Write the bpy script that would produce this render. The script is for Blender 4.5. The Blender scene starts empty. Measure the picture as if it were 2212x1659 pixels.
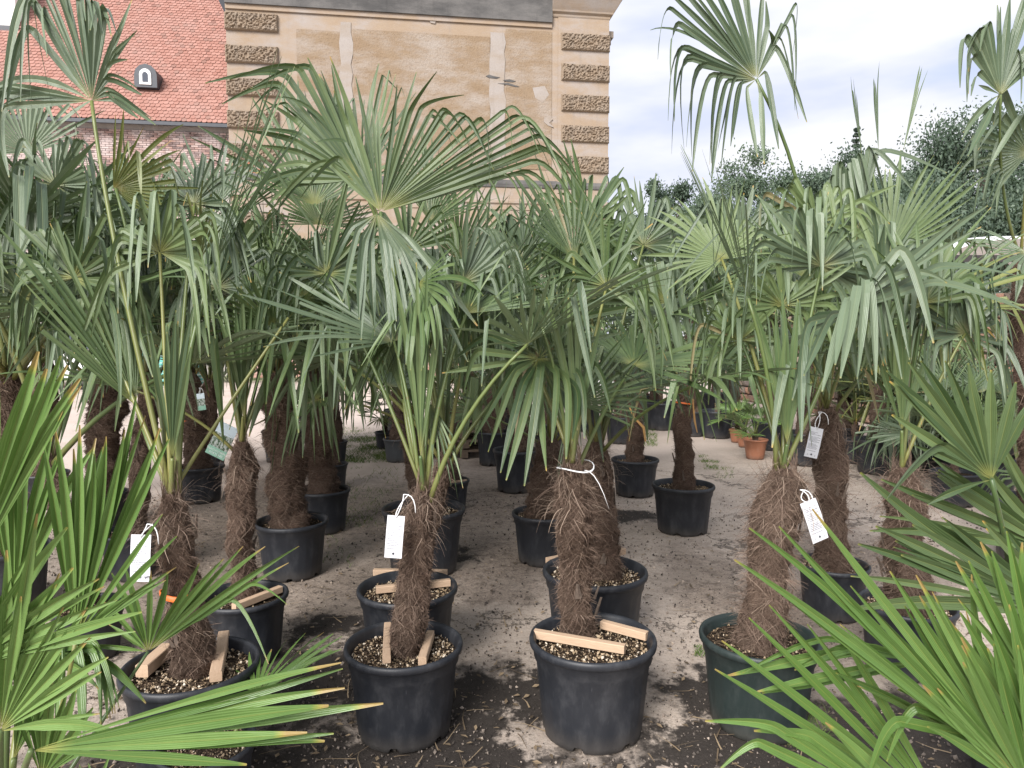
import bpy, math, random
from mathutils import Vector, Matrix, noise, Euler

R_ = math.radians
scene = bpy.context.scene
COL = scene.collection

# ------------------------------------------------------------------ camera, sky, sun, exposure
CAM_H = 1.7
FPX = 1534.0                      # focal length in pixels of a 2212 x 1659 picture
PITCH = R_(4.08)
cam_data = bpy.data.cameras.new('camera')
cam_data.sensor_width = 36.0
cam_data.lens = 36.0 * FPX / 2212.0
cam_data.clip_start = 0.05
cam_data.clip_end = 600
cam = bpy.data.objects.new('camera', cam_data)
COL.objects.link(cam)
cam.location = (0, 0, CAM_H)
cam.rotation_euler = (math.pi / 2 - PITCH, 0, 0)
scene.camera = cam

SUN_EL, SUN_AZ = R_(34), R_(-155)     # behind the camera, to its left
world = bpy.data.worlds.new('World')
scene.world = world
world.use_nodes = True
wn, wl = world.node_tree.nodes, world.node_tree.links
wn.clear()
w_out = wn.new('ShaderNodeOutputWorld')
w_bg = wn.new('ShaderNodeBackground')
w_bg.inputs['Strength'].default_value = 0.1
sky = wn.new('ShaderNodeTexSky')
sky.sky_type = 'NISHITA'
sky.sun_disc = False
sky.sun_elevation = SUN_EL
sky.sun_rotation = SUN_AZ
sky.air_density = 1.0
sky.dust_density = 1.0
w_tc = wn.new('ShaderNodeTexCoord')
w_map = wn.new('ShaderNodeMapping')
w_map.inputs['Scale'].default_value = (1.2, 1.2, 4.5)
w_map.inputs['Rotation'].default_value = (0.0, 0.22, 0.4)
w_map.inputs['Location'].default_value = (0.35, 0.1, 0.0)
w_n = wn.new('ShaderNodeTexNoise')
w_n.inputs['Scale'].default_value = 1.6
w_n.inputs['Detail'].default_value = 6
w_n.inputs['Roughness'].default_value = 0.5
w_cov = wn.new('ShaderNodeValToRGB')          # how much cloud covers the blue
w_cov.color_ramp.elements[0].position = 0.26
w_cov.color_ramp.elements[0].color = (0.35, 0.35, 0.35, 1)
w_cov.color_ramp.elements[1].position = 0.44
w_cov.color_ramp.elements[1].color = (1, 1, 1, 1)
w_n2 = wn.new('ShaderNodeTexNoise')
w_n2.inputs['Scale'].default_value = 2.3
w_n2.inputs['Detail'].default_value = 5
w_cc = wn.new('ShaderNodeValToRGB')           # cloud brightness
w_cc.color_ramp.elements[0].position = 0.38
w_cc.color_ramp.elements[0].color = (0.70, 0.755, 0.96, 1)
w_cc.color_ramp.elements[1].position = 0.56
w_cc.color_ramp.elements[1].color = (0.95, 0.96, 1.0, 1)
w_sc = wn.new('ShaderNodeVectorMath')
w_sc.operation = 'SCALE'
w_sc.inputs['Scale'].default_value = 6.7
w_mix = wn.new('ShaderNodeMix')
w_mix.data_type = 'RGBA'
wl.new(w_tc.outputs['Generated'], w_map.inputs['Vector'])
wl.new(w_map.outputs['Vector'], w_n.inputs['Vector'])
wl.new(w_map.outputs['Vector'], w_n2.inputs['Vector'])
wl.new(w_n.outputs['Fac'], w_cov.inputs['Fac'])
wl.new(w_n2.outputs['Fac'], w_cc.inputs['Fac'])
wl.new(w_cc.outputs['Color'], w_sc.inputs[0])
wl.new(w_cov.outputs['Color'], w_mix.inputs['Factor'])
wl.new(sky.outputs['Color'], w_mix.inputs['A'])
wl.new(w_sc.outputs['Vector'], w_mix.inputs['B'])
wl.new(w_mix.outputs['Result'], w_bg.inputs['Color'])
wl.new(w_bg.outputs['Background'], w_out.inputs['Surface'])

sun_d = bpy.data.lights.new('sun', 'SUN')
sun_d.energy = 4.2
sun_d.angle = R_(28)
sun_d.color = (1.0, 0.965, 0.93)
sun = bpy.data.objects.new('sun', sun_d)
COL.objects.link(sun)
# towards-sun direction
_sd = Vector((math.sin(SUN_AZ) * math.cos(SUN_EL), math.cos(SUN_AZ) * math.cos(SUN_EL), math.sin(SUN_EL)))
sun.rotation_euler = _sd.to_track_quat('Z', 'Y').to_euler()

scene.view_settings.view_transform = 'Standard'
scene.view_settings.look = 'None'
scene.view_settings.gamma = 1.0
scene.view_settings.use_curve_mapping = False
scene.view_settings.exposure = 0.70

# ------------------------------------------------------------------ geometry of the view (turns a picture point into a place)
_cp, _sp = math.cos(PITCH), math.sin(PITCH)


def ray(px, py):
    x = (px - 1106.0) / FPX
    y = -(py - 829.5) / FPX
    return Vector((x, _cp + y * _sp, -_sp + y * _cp))


def at(px, py, Y):
    d = ray(px, py)
    return Vector((0, 0, CAM_H)) + d * (Y / d.y)


def on_z(px, py, z):
    d = ray(px, py)
    return Vector((0, 0, CAM_H)) + d * ((z - CAM_H) / d.z)


# ------------------------------------------------------------------ mesh helpers
class MB:
    def __init__(self):
        self.v, self.f, self.uv = [], [], []

    def add(self, verts, faces, uvs=None):
        o = len(self.v)
        self.v.extend([tuple(p) for p in verts])
        for f in faces:
            self.f.append(tuple(i + o for i in f))
        if uvs is None:
            uvs = [(0.0, 0.0)] * len(verts)
        self.uv.extend(uvs)

    def box(self, c, s, M=None, uv=None):
        hx, hy, hz = s[0] / 2, s[1] / 2, s[2] / 2
        vs = [Vector((x, y, z)) for x in (-hx, hx) for y in (-hy, hy) for z in (-hz, hz)]
        if M is not None:
            vs = [M @ p for p in vs]
        c = Vector(c)
        vs = [p + c for p in vs]
        fs = [(0, 1, 3, 2), (4, 6, 7, 5), (0, 4, 5, 1), (2, 3, 7, 6), (0, 2, 6, 4), (1, 5, 7, 3)]
        self.add(vs, fs, [uv or (0, 0)] * 8)

    def tube(self, pts, rad, n=6, uv=None, cap=True):
        """A tube along PTS; RAD a number or one per point."""
        if not isinstance(rad, (list, tuple)):
            rad = [rad] * len(pts)
        pts = [Vector(p) for p in pts]
        vs, fs, uvs = [], [], []
        side = None
        for i, p in enumerate(pts):
            t = (pts[min(i + 1, len(pts) - 1)] - pts[max(i - 1, 0)])
            t = t.normalized() if t.length > 1e-9 else Vector((0, 0, 1))
            if side is None:
                side = t.orthogonal().normalized()
            side = side - t * side.dot(t)
            side = side.normalized() if side.length > 1e-6 else t.orthogonal().normalized()
            b = t.cross(side)
            for k in range(n):
                a = 2 * math.pi * k / n
                vs.append(p + (side * math.cos(a) + b * math.sin(a)) * rad[i])
                uvs.append(uv or (k / n, i / max(1, len(pts) - 1)))
        for i in range(len(pts) - 1):
            for k in range(n):
                k2 = (k + 1) % n
                fs.append((i * n + k, i * n + k2, (i + 1) * n + k2, (i + 1) * n + k))
        if cap:
            fs.append(tuple(reversed(range(n))))
            fs.append(tuple(range((len(pts) - 1) * n, len(pts) * n)))
        self.add(vs, fs, uvs)

    def lathe(self, prof, n=48, warp=None, closed_bottom=False):
        vs, fs, uvs = [], [], []
        for j, (r, z) in enumerate(prof):
            for k in range(n):
                a = 2 * math.pi * k / n
                rr, zz = (r, z) if warp is None else warp(j, a, r, z)
                vs.append((rr * math.cos(a), rr * math.sin(a), zz))
                uvs.append((k / n, z))
        for j in range(len(prof) - 1):
            for k in range(n):
                k2 = (k + 1) % n
                fs.append((j * n + k, j * n + k2, (j + 1) * n + k2, (j + 1) * n + k))
        if closed_bottom:
            fs.append(tuple(reversed(range(n))))
        self.add(vs, fs, uvs)

    def mesh(self, name, mat, smooth=False):
        me = bpy.data.meshes.new(name)
        me.from_pydata(self.v, [], self.f)
        uvl = me.uv_layers.new(name='UVMap')
        idx = [0] * len(me.loops)
        me.loops.foreach_get('vertex_index', idx)
        flat = []
        for i in idx:
            flat.extend(self.uv[i])
        uvl.data.foreach_set('uv', flat)
        if smooth:
            me.polygons.foreach_set('use_smooth', [True] * len(me.polygons))
        if mat:
            me.materials.append(mat)
        me.update()
        return me


def link(name, me, parent=None, loc=None, rot=None, scale=None):
    o = bpy.data.objects.new(name, me)
    COL.objects.link(o)
    if parent is not None:
        o.parent = parent
    if loc is not None:
        o.location = loc
    if rot is not None:
        o.rotation_euler = rot
    if scale is not None:
        o.scale = scale if isinstance(scale, (tuple, list, Vector)) else (scale,) * 3
    return o


def tag(o, label=None, cat=None, group=None, kind=None):
    if label:
        o['label'] = label
    if cat:
        o['category'] = cat
    if group:
        o['group'] = group
    if kind:
        o['kind'] = kind
    return o


def thing(name, label, cat, loc=(0, 0, 0), group=None, rot=None):
    o = bpy.data.objects.new(name, None)
    COL.objects.link(o)
    o.location = loc
    if rot is not None:
        o.rotation_euler = rot
    o.empty_display_size = 0.1
    return tag(o, label, cat, group)


def bez(p0, p1, p2, n):
    return [(1 - t) ** 2 * p0 + 2 * t * (1 - t) * p1 + t * t * p2 for t in [i / (n - 1) for i in range(n)]]


# ------------------------------------------------------------------ materials
class NT:
    """Small shorthand over a material's node tree."""

    def __init__(self, name):
        self.m = bpy.data.materials.new(name)
        self.m.use_nodes = True
        self.t = self.m.node_tree
        self.t.nodes.clear()
        self.out = self.n('ShaderNodeOutputMaterial')

    def n(self, typ, **kw):
        nd = self.t.nodes.new(typ)
        for k, v in kw.items():
            setattr(nd, k, v)
        return nd

    def l(self, a, b):
        self.t.links.new(a, b)

    def math(self, op, a, b=None, c=None, clamp=False):
        nd = self.n('ShaderNodeMath', operation=op)
        nd.use_clamp = clamp
        for i, x in enumerate((a, b, c)):
            if x is None:
                continue
            if isinstance(x, (int, float)):
                nd.inputs[i].default_value = x
            else:
                self.l(x, nd.inputs[i])
        return nd.outputs[0]

    def mix(self, fac, a, b, blend='MIX'):
        nd = self.n('ShaderNodeMix', data_type='RGBA', blend_type=blend)
        for key, x in (('Factor', fac), ('A', a), ('B', b)):
            s = nd.inputs[key] if key != 'Factor' else nd.inputs[0]
            if key == 'A':
                s = nd.inputs[6]
            if key == 'B':
                s = nd.inputs[7]
            if isinstance(x, (int, float)):
                s.default_value = x
            elif isinstance(x, tuple):
                s.default_value = (x[0], x[1], x[2], 1)
            else:
                self.l(x, s)
        return nd.outputs[2]

    def noise(self, scale, detail=4, rough=0.55, vec=None, out='Fac', dist=0.0):
        nd = self.n('ShaderNodeTexNoise')
        nd.inputs['Scale'].default_value = scale
        nd.inputs['Detail'].default_value = detail
        nd.inputs['Roughness'].default_value = rough
        nd.inputs['Distortion'].default_value = dist
        if vec is not None:
            self.l(vec, nd.inputs['Vector'])
        return nd.outputs[out]

    def ramp(self, fac, stops):
        nd = self.n('ShaderNodeValToRGB')
        cr = nd.color_ramp
        while len(cr.elements) < len(stops):
            cr.elements.new(0.5)
        for e, (p, c) in zip(cr.elements, stops):
            e.position = p
            e.color = (c, c, c, 1) if isinstance(c, (int, float)) else (c[0], c[1], c[2], 1)
        self.l(fac, nd.inputs['Fac'])
        return nd.outputs['Color']

    def smooth(self, x, lo, hi):
        nd = self.n('ShaderNodeMapRange')
        nd.interpolation_type = 'SMOOTHSTEP'
        nd.inputs['From Min'].default_value = lo
        nd.inputs['From Max'].default_value = hi
        self.l(x, nd.inputs['Value'])
        return nd.outputs[0]

    def obj(self):
        return self.n('ShaderNodeTexCoord').outputs['Object']

    def pos(self):
        return self.n('ShaderNodeNewGeometry').outputs['Position']

    def mapped(self, vec, scale):
        nd = self.n('ShaderNodeMapping')
        nd.inputs['Scale'].default_value = scale
        self.l(vec, nd.inputs['Vector'])
        return nd.outputs[0]

    def bump(self, h, strength=0.5, dist=0.01):
        nd = self.n('ShaderNodeBump')
        nd.inputs['Strength'].default_value = strength
        nd.inputs['Distance'].default_value = dist
        self.l(h, nd.inputs['Height'])
        return nd.outputs[0]

    def bsdf(self, col, rough=0.6, spec=0.4, normal=None, metal=0.0):
        b = self.n('ShaderNodeBsdfPrincipled')
        for key, x in (('Base Color', col), ('Roughness', rough), ('Specular IOR Level', spec), ('Metallic', metal)):
            s = b.inputs[key]
            if isinstance(x, (int, float)):
                s.default_value = x
            elif isinstance(x, tuple):
                s.default_value = (x[0], x[1], x[2], 1)
            else:
                self.l(x, s)
        if normal is not None:
            self.l(normal, b.inputs['Normal'])
        return b.outputs[0]

    def done(self, shader):
        self.l(shader, self.out.inputs['Surface'])
        return self.m


def simple(name, col, rough=0.6, spec=0.4, var=0.25, scale=12.0, bump=0.0, metal=0.0):
    t = NT(name)
    nz = t.noise(scale, 5, 0.6, t.obj())
    lo = tuple(c * (1 - var) for c in col)
    hi = tuple(min(1, c * (1 + var)) for c in col)
    c = t.mix(nz, lo, hi)
    nrm = t.bump(nz, bump, 0.01) if bump else None
    return t.done(t.bsdf(c, rough, spec, nrm, metal))


def leaf_material(name, g_dark, g_mid, g_light, under, hub, tip_thr=0.55, gloss=0.42, tipcol=(0.42, 0.25, 0.08), dead=0.993, tiplen=0.15):
    t = NT(name)
    uv = t.n('ShaderNodeUVMap').outputs[0]
    sep = t.n('ShaderNodeSeparateXYZ')
    t.l(uv, sep.inputs[0])
    u, v = sep.outputs[0], sep.outputs[1]
    fl = t.math('FLOOR', u)
    fr = t.math('FRACT', u)
    oi = t.n('ShaderNodeObjectInfo').outputs['Random']
    wn_ = t.n('ShaderNodeTexWhiteNoise', noise_dimensions='2D')
    cmb = t.n('ShaderNodeCombineXYZ')
    t.l(fl, cmb.inputs[0])
    t.l(t.math('MULTIPLY', oi, 57.0), cmb.inputs[1])
    t.l(cmb.outputs[0], wn_.inputs['Vector'])
    r = wn_.outputs['Value']
    base = t.ramp(oi, [(0.0, g_dark), (0.45, g_mid), (0.8, g_mid), (1.0, g_light)])
    base = t.mix(t.math('MULTIPLY', t.math('POWER', r, 1.6), 0.75), base, g_light)
    blot = t.noise(7.0, 4, 0.6, t.obj())
    base = t.mix(t.math('MULTIPLY', t.smooth(blot, 0.35, 0.75), 0.35), base, g_dark)
    base = t.mix(t.math('MULTIPLY', t.math('GREATER_THAN', r, dead), 0.75), base, (0.33, 0.25, 0.14))
    # fine parallel veins along each segment
    veins = t.math('SINE', t.math('MULTIPLY', fr, 44.0))
    base = t.mix(t.math('MULTIPLY_ADD', veins, 0.06, 0.08), base, g_light)
    # pale midrib fold
    mid = t.math('SUBTRACT', 1.0, t.math('MULTIPLY', t.math('ABSOLUTE', t.math('SUBTRACT', fr, 0.5)), 14.0), clamp=True)
    base = t.mix(t.math('MULTIPLY', mid, 0.35), base, hub)
    # the hub end is yellower
    base = t.mix(t.math('SUBTRACT', 1.0, t.smooth(v, 0.0, 0.16)), base, hub)
    # undersides are paler and greyer
    back = t.n('ShaderNodeNewGeometry').outputs['Backfacing']
    base = t.mix(t.math('MULTIPLY', back, 0.6), base, under)
    # yellow and dry tips, longer on some segments
    thr = t.math('SUBTRACT', 1.0, t.math('MULTIPLY', t.math('SUBTRACT', r, tip_thr, clamp=True), tiplen))
    thr = t.math('SUBTRACT', thr, 0.02)
    k = t.math('MULTIPLY', t.math('SUBTRACT', v, thr), 22.0, clamp=True)
    k2 = t.math('MULTIPLY', t.math('SUBTRACT', v, t.math('ADD', thr, 0.02)), 40.0, clamp=True)
    base = t.mix(t.math('MULTIPLY', k, 0.8), base, (0.40, 0.33, 0.06))
    base = t.mix(t.math('MULTIPLY', k2, 0.9), base, tipcol)
    bm = t.bump(veins, 0.25, 0.002)
    b = t.bsdf(base, gloss, 0.55, bm)
    tr = t.n('ShaderNodeBsdfTranslucent')
    t.l(t.mix(0.5, base, (0.12, 0.20, 0.03)), tr.inputs['Color'])
    mx = t.n('ShaderNodeMixShader')
    mx.inputs[0].default_value = 0.14
    t.l(b, mx.inputs[1])
    t.l(tr.outputs[0], mx.inputs[2])
    return t.done(mx.outputs[0])


M = {}
M['leaf'] = leaf_material('palm_leaf', (0.025, 0.052, 0.019), (0.068, 0.116, 0.038), (0.150, 0.205, 0.082),
                          (0.140, 0.190, 0.120), (0.22, 0.23, 0.07), 0.78)
M['leaf_young'] = leaf_material('young_palm_leaf', (0.050, 0.105, 0.022), (0.090, 0.172, 0.036), (0.165, 0.265, 0.075),
                                (0.15, 0.23, 0.10), (0.30, 0.30, 0.09), 0.30, 0.4, (0.30, 0.21, 0.08), 2.0, 0.14)
M['leaf_yellow'] = leaf_material('yellowing_palm_leaf', (0.075, 0.105, 0.025), (0.135, 0.165, 0.040), (0.21, 0.225, 0.075),
                                 (0.19, 0.21, 0.10), (0.32, 0.27, 0.07), 0.2)
M['leaf_grey'] = leaf_material('grey_green_palm_leaf', (0.036, 0.064, 0.034), (0.074, 0.114, 0.060), (0.165, 0.212, 0.130),
                               (0.175, 0.225, 0.140), (0.22, 0.23, 0.10), 0.7, 0.38)


def petiole_material():
    t = NT('petiole')
    oi = t.n('ShaderNodeObjectInfo').outputs['Random']
    uv = t.n('ShaderNodeUVMap').outputs[0]
    sep = t.n('ShaderNodeSeparateXYZ')
    t.l(uv, sep.inputs[0])
    c = t.ramp(oi, [(0, (0.055, 0.095, 0.03)), (0.6, (0.11, 0.15, 0.045)), (1, (0.19, 0.19, 0.055))])
    nz = t.noise(60, 3, 0.6, t.obj())
    c = t.mix(t.math('MULTIPLY', t.smooth(nz, 0.55, 0.75), 0.5), c, (0.12, 0.08, 0.03))
    c = t.mix(t.math('SUBTRACT', 0.5, t.math('MULTIPLY', sep.outputs[1], 1.2), clamp=True), c, (0.19, 0.16, 0.05))
    return t.done(t.bsdf(c, 0.4, 0.5))


M['petiole'] = petiole_material()


def fibre_material(name, lo, mid, hi):
    t = NT(name)
    uv = t.n('ShaderNodeUVMap').outputs[0]
    sep = t.n('ShaderNodeSeparateXYZ')
    t.l(uv, sep.inputs[0])
    c = t.ramp(sep.outputs[0], [(0, lo), (0.62, mid), (0.88, hi), (1.0, (min(1, hi[0] * 1.35), hi[1] * 1.35, hi[2] * 1.35))])
    return t.done(t.bsdf(c, 0.75, 0.25))


M['fibre'] = fibre_material('trunk_fibre', (0.075, 0.050, 0.038), (0.205, 0.145, 0.110), (0.30, 0.230, 0.175))


def trunk_material():
    t = NT('trunk_bark')
    o = t.obj()
    a = t.noise(5, 6, 0.65, t.mapped(o, (6, 6, 16)))
    b = t.noise(34, 4, 0.7, t.mapped(o, (1, 1, 2.5)))
    c = t.mix(a, (0.040, 0.025, 0.019), (0.175, 0.113, 0.084))
    c = t.mix(t.math('MULTIPLY', t.smooth(b, 0.45, 0.75), 0.5), c, (0.20, 0.145, 0.11))
    return t.done(t.bsdf(c, 0.9, 0.15, t.bump(b, 1.0, 0.03)))


M['trunk'] = trunk_material()
M['stub'] = simple('cut_leaf_base', (0.115, 0.088, 0.070), 0.8, 0.2, 0.4, 30, 0.4)


def pot_material(name, col, dust):
    t = NT(name)
    o = t.obj()
    a = t.noise(7, 6, 0.65, t.mapped(o, (1, 1, 0.5)))
    b = t.noise(60, 3, 0.6, t.mapped(o, (1, 1, 0.08)))
    oi = t.n('ShaderNodeObjectInfo').outputs['Random']
    c = t.mix(t.math('MULTIPLY', oi, 0.6), col, tuple(x * 1.5 for x in col))
    c = t.mix(t.math('MULTIPLY', t.smooth(a, 0.42, 0.8), 0.55), c, dust)
    scr = t.smooth(b, 0.66, 0.8)
    c = t.mix(t.math('MULTIPLY', scr, 0.25), c, tuple(min(1, x * 1.8) for x in dust))
    # splashed soil near the foot of the pot
    sep = t.n('ShaderNodeSeparateXYZ')
    t.l(o, sep.inputs[0])
    foot = t.math('SUBTRACT', 1.0, t.smooth(t.math('ADD', sep.outputs[2], t.math('MULTIPLY', a, -0.12)), -0.05, 0.14))
    c = t.mix(t.math('MULTIPLY', foot, 0.45), c, (0.075, 0.065, 0.055))
    rg = t.math('MULTIPLY_ADD', a, 0.3, 0.36)
    return t.done(t.bsdf(c, rg, 0.45, t.bump(t.noise(180, 2, 0.5, o), 0.08, 0.002)))


M['pot'] = pot_material('black_plastic', (0.0135, 0.0155, 0.020), (0.070, 0.072, 0.078))
M['pot_green'] = pot_material('dark_green_plastic', (0.0135, 0.0215, 0.0205), (0.062, 0.074, 0.070))
M['pot_grey'] = pot_material('grey_plastic', (0.05, 0.055, 0.06), (0.10, 0.105, 0.11))
M['terracotta'] = pot_material('terracotta', (0.30, 0.125, 0.070), (0.42, 0.235, 0.16))


def soil_material():
    t = NT('potting_soil')
    o = t.obj()
    v = t.n('ShaderNodeTexVoronoi')
    v.inputs['Scale'].default_value = 42
    t.l(o, v.inputs['Vector'])
    sep = t.n('ShaderNodeSeparateColor')
    t.l(v.outputs['Color'], sep.inputs[0])
    c = t.ramp(sep.outputs[0], [(0, (0.020, 0.014, 0.010)), (0.6, (0.055, 0.038, 0.026)), (1, (0.12, 0.085, 0.055))])
    return t.done(t.bsdf(c, 0.95, 0.1, t.bump(v.outputs['Distance'], 1.0, 0.02)))


M['soil'] = soil_material()


def uv_palette(name, stops, rough=0.8):
    t = NT(name)
    uv = t.n('ShaderNodeUVMap').outputs[0]
    sep = t.n('ShaderNodeSeparateXYZ')
    t.l(uv, sep.inputs[0])
    c = t.ramp(sep.outputs[0], stops)
    return t.done(t.bsdf(c, rough, 0.25))


M['pebble'] = uv_palette('potting_pebbles', [(0, (0.06, 0.045, 0.03)), (0.35, (0.22, 0.16, 0.10)), (0.7, (0.42, 0.32, 0.21)), (1, (0.62, 0.54, 0.43))])
M['gravel'] = uv_palette('loose_gravel', [(0, (0.035, 0.03, 0.026)), (0.45, (0.12, 0.10, 0.085)), (0.8, (0.28, 0.23, 0.19)), (1, (0.46, 0.38, 0.31))])
M['straw'] = uv_palette('dry_litter', [(0, (0.06, 0.045, 0.03)), (0.5, (0.17, 0.125, 0.08)), (1, (0.36, 0.27, 0.17))])
M['grass'] = uv_palette('short_grass', [(0, (0.055, 0.11, 0.022)), (0.6, (0.10, 0.17, 0.035)), (1, (0.20, 0.22, 0.07))])


def wood_material(name, a, b):
    t = NT(name)
    o = t.obj()
    g = t.noise(9, 5, 0.6, t.mapped(o, (1.2, 14, 14)), dist=1.2)
    c = t.mix(g, a, b)
    k = t.noise(5, 3, 0.6, o)
    c = t.mix(t.math('MULTIPLY', t.smooth(k, 0.6, 0.8), 0.35), c, tuple(x * 0.5 for x in a))
    return t.done(t.bsdf(c, 0.7, 0.25, t.bump(g, 0.2, 0.004)))


M['wood'] = wood_material('pale_softwood', (0.36, 0.235, 0.15), (0.60, 0.45, 0.32))
M['old_wood'] = wood_material('weathered_wood', (0.085, 0.062, 0.046), (0.21, 0.16, 0.12))
M['post_wood'] = wood_material('brown_timber', (0.17, 0.10, 0.06), (0.33, 0.21, 0.13))

M['string'] = simple('white_string', (0.78, 0.78, 0.78), 0.7, 0.2, 0.06)
M['orange'] = simple('orange_band', (0.62, 0.13, 0.02), 0.5, 0.4, 0.1)
M['ink'] = simple('printed_ink', (0.10, 0.10, 0.12), 0.8, 0.1, 0.1)
M['ink_white'] = simple('white_print', (0.85, 0.87, 0.86), 0.7, 0.1, 0.02)


def tag_material():
    """White card with rows of small print (too small to read) between wide margins."""
    t = NT('printed_card')
    uv = t.n('ShaderNodeUVMap').outputs[0]
    sep = t.n('ShaderNodeSeparateXYZ')
    t.l(uv, sep.inputs[0])
    u, v = sep.outputs[0], sep.outputs[1]
    line = t.math('GREATER_THAN', t.math('FRACT', t.math('MULTIPLY', v, 26.0)), 0.5)
    row = t.math('FLOOR', t.math('MULTIPLY', v, 26.0))
    wnz = t.n('ShaderNodeTexWhiteNoise', noise_dimensions='1D')
    t.l(row, wnz.inputs['W'])
    endx = t.math('MULTIPLY_ADD', wnz.outputs['Value'], 0.55, 0.45)
    inx = t.math('MULTIPLY', t.math('GREATER_THAN', u, 0.09), t.math('LESS_THAN', u, t.math('MINIMUM', endx, 0.92)))
    iny = t.math('MULTIPLY', t.math('GREATER_THAN', v, 0.2), t.math('LESS_THAN', v, 0.86))
    gap = t.math('GREATER_THAN', t.math('FRACT', t.math('MULTIPLY', v, 4.3)), 0.16)
    gx = t.noise(90, 0, 0.5, t.mapped(uv, (1, 0.3, 1)))
    word = t.math('GREATER_THAN', gx, 0.42)
    k = t.math('MULTIPLY', t.math('MULTIPLY', line, inx), t.math('MULTIPLY', t.math('MULTIPLY', iny, gap), word))
    c = t.mix(t.math('MULTIPLY', k, 0.85), (0.62, 0.63, 0.66), (0.10, 0.10, 0.13))
    return t.done(t.bsdf(c, 0.5, 0.3))


M['tag'] = tag_material()


def photo_tag_material():
    """The picture side of a plant card: pale blue sky, dark green palm blotches, a mint band below."""
    t = NT('picture_card')
    uv = t.n('ShaderNodeUVMap').outputs[0]
    sep = t.n('ShaderNodeSeparateXYZ')
    t.l(uv, sep.inputs[0])
    v = sep.outputs[1]
    nz = t.noise(9, 4, 0.65, uv)
    grn = t.mix(t.smooth(nz, 0.40, 0.60), (0.50, 0.55, 0.52), (0.035, 0.085, 0.03))
    c = t.mix(t.math('GREATER_THAN', v, 0.68), grn, (0.62, 0.73, 0.80))
    c = t.mix(t.math('LESS_THAN', v, 0.26), c, (0.30, 0.55, 0.43))
    return t.done(t.bsdf(c, 0.4, 0.4))


M['picture'] = photo_tag_material()

# ------------------------------------------------------------------ fan fronds
DOWN = Vector((0, 0, -1))


def fan_blade(hub, f, n, R, nseg, span, rng, kink=0.5, kinkpos=(0.55, 0.85), droop=0.5, split=0.42, side=0.82,
              cup=0.22, wid=0.92, pleat=0.36, rows=11, jitter=0.22, kinkamt=0.85, tipw=0.16, skip=0.0, dense=0.55):
    """One fan: NSEG pleated segments joined near the hub, free and drooping beyond SPLIT."""
    mb = MB()
    f = f.normalized()
    n = (n - f * n.dot(f)).normalized()
    s = f.cross(n)
    dth = span / nseg
    for i in range(nseg):
        if rng.random() < skip:
            continue
        th = -span / 2 + (i + 0.5) * dth
        e = abs(th) / (span / 2 + 1e-6)
        d0 = f * math.cos(th) + s * math.sin(th)
        d0 = (d0 + n * (cup * abs(math.sin(th)) + rng.uniform(-0.03, 0.03))).normalized()
        l0 = (-f * math.sin(th) + s * math.cos(th))
        L = R * (1 - (1 - side) * e * e) * rng.uniform(1 - jitter, 1 + jitter * 0.6)
        ts = split * (1 - 0.25 * e) * rng.uniform(0.75, 1.22)
        has_k = rng.random() < kink
        tk = rng.uniform(*kinkpos)
        ka = kinkamt * rng.uniform(0.75, 1.1)
        twist = rng.uniform(-1.3, 1.3)
        drift = rng.gauss(0, 0.17)
        dr = droop * rng.uniform(0.25, 1.9)
        d = d0.copy()
        p = hub.copy()
        ts_list = [0.015, ts * 0.5, ts]
        rest = rows - 3
        for q in range(1, rest + 1):
            ts_list.append(ts + (1 - ts) * q / rest)
        vs, uvs, fs = [], [], []
        prev = 0.0
        wsplit = 2 * ts * L * math.tan(min(dth, 0.6) / 2) * wid
        kd = False
        away = Vector((rng.uniform(-0.22, 0.22), rng.uniform(-0.22, 0.22), -1.0))
        for q, t in enumerate(ts_list):
            step = (t - prev) * L
            prev = t
            if t > ts:
                d = (d + l0 * drift * (0 if kd else 1) * step / R + DOWN * dr * step / R * (0.3 + 1.4 * (t - ts) / (1 - ts))).normalized()
                if has_k and not kd and t >= tk:
                    d = (d * (1 - min(ka, 0.97)) + away * min(ka, 0.97) + d0 * 0.12).normalized()
                    kd = True
            p = p + d * step
            l = l0 - d * l0.dot(d)
            if l.length < 0.15:
                l = d.cross(n)
            l.normalize()
            nl = d.cross(l)
            if nl.dot(n) < 0:
                nl = -nl
            if t > ts:
                tw = twist * (t - ts) / (1 - ts)
                l, nl = (l * math.cos(tw) + nl * math.sin(tw)), (nl * math.cos(tw) - l * math.sin(tw))
            if t <= ts:
                w = 2 * t * L * math.tan(min(dth, 0.6) / 2) * wid * 1.005
            else:
                x = (t - ts) / (1 - ts)
                w = wsplit * (1 + 0.12 * math.sin(x * 2.2)) * (1 - 0.22 * x)
                if x > dense:
                    w *= 1 - (1 - tipw) * ((x - dense) / (1 - dense)) ** 1.3
            hgt = pleat * w * 0.5 * (1.0 if t <= ts else 0.8)
            vs += [p - l * w / 2 + nl * hgt * 0.5, p - nl * hgt * 0.5, p + l * w / 2 + nl * hgt * 0.5]
            uvs += [(i + 0.03, t), (i + 0.5, t), (i + 0.97, t)]
        for q in range(len(ts_list) - 1):
            a = q * 3
            fs += [(a, a + 1, a + 4, a + 3), (a + 1, a + 2, a + 5, a + 4)]
        mb.add(vs, fs, uvs)
    return mb


def petiole_mb(pts, r0=0.011, r1=0.006):
    mb = MB()
    k = len(pts)
    mb.tube(pts, [r0 + (r1 - r0) * i / (k - 1) for i in range(k)], 6)
    return mb


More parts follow.
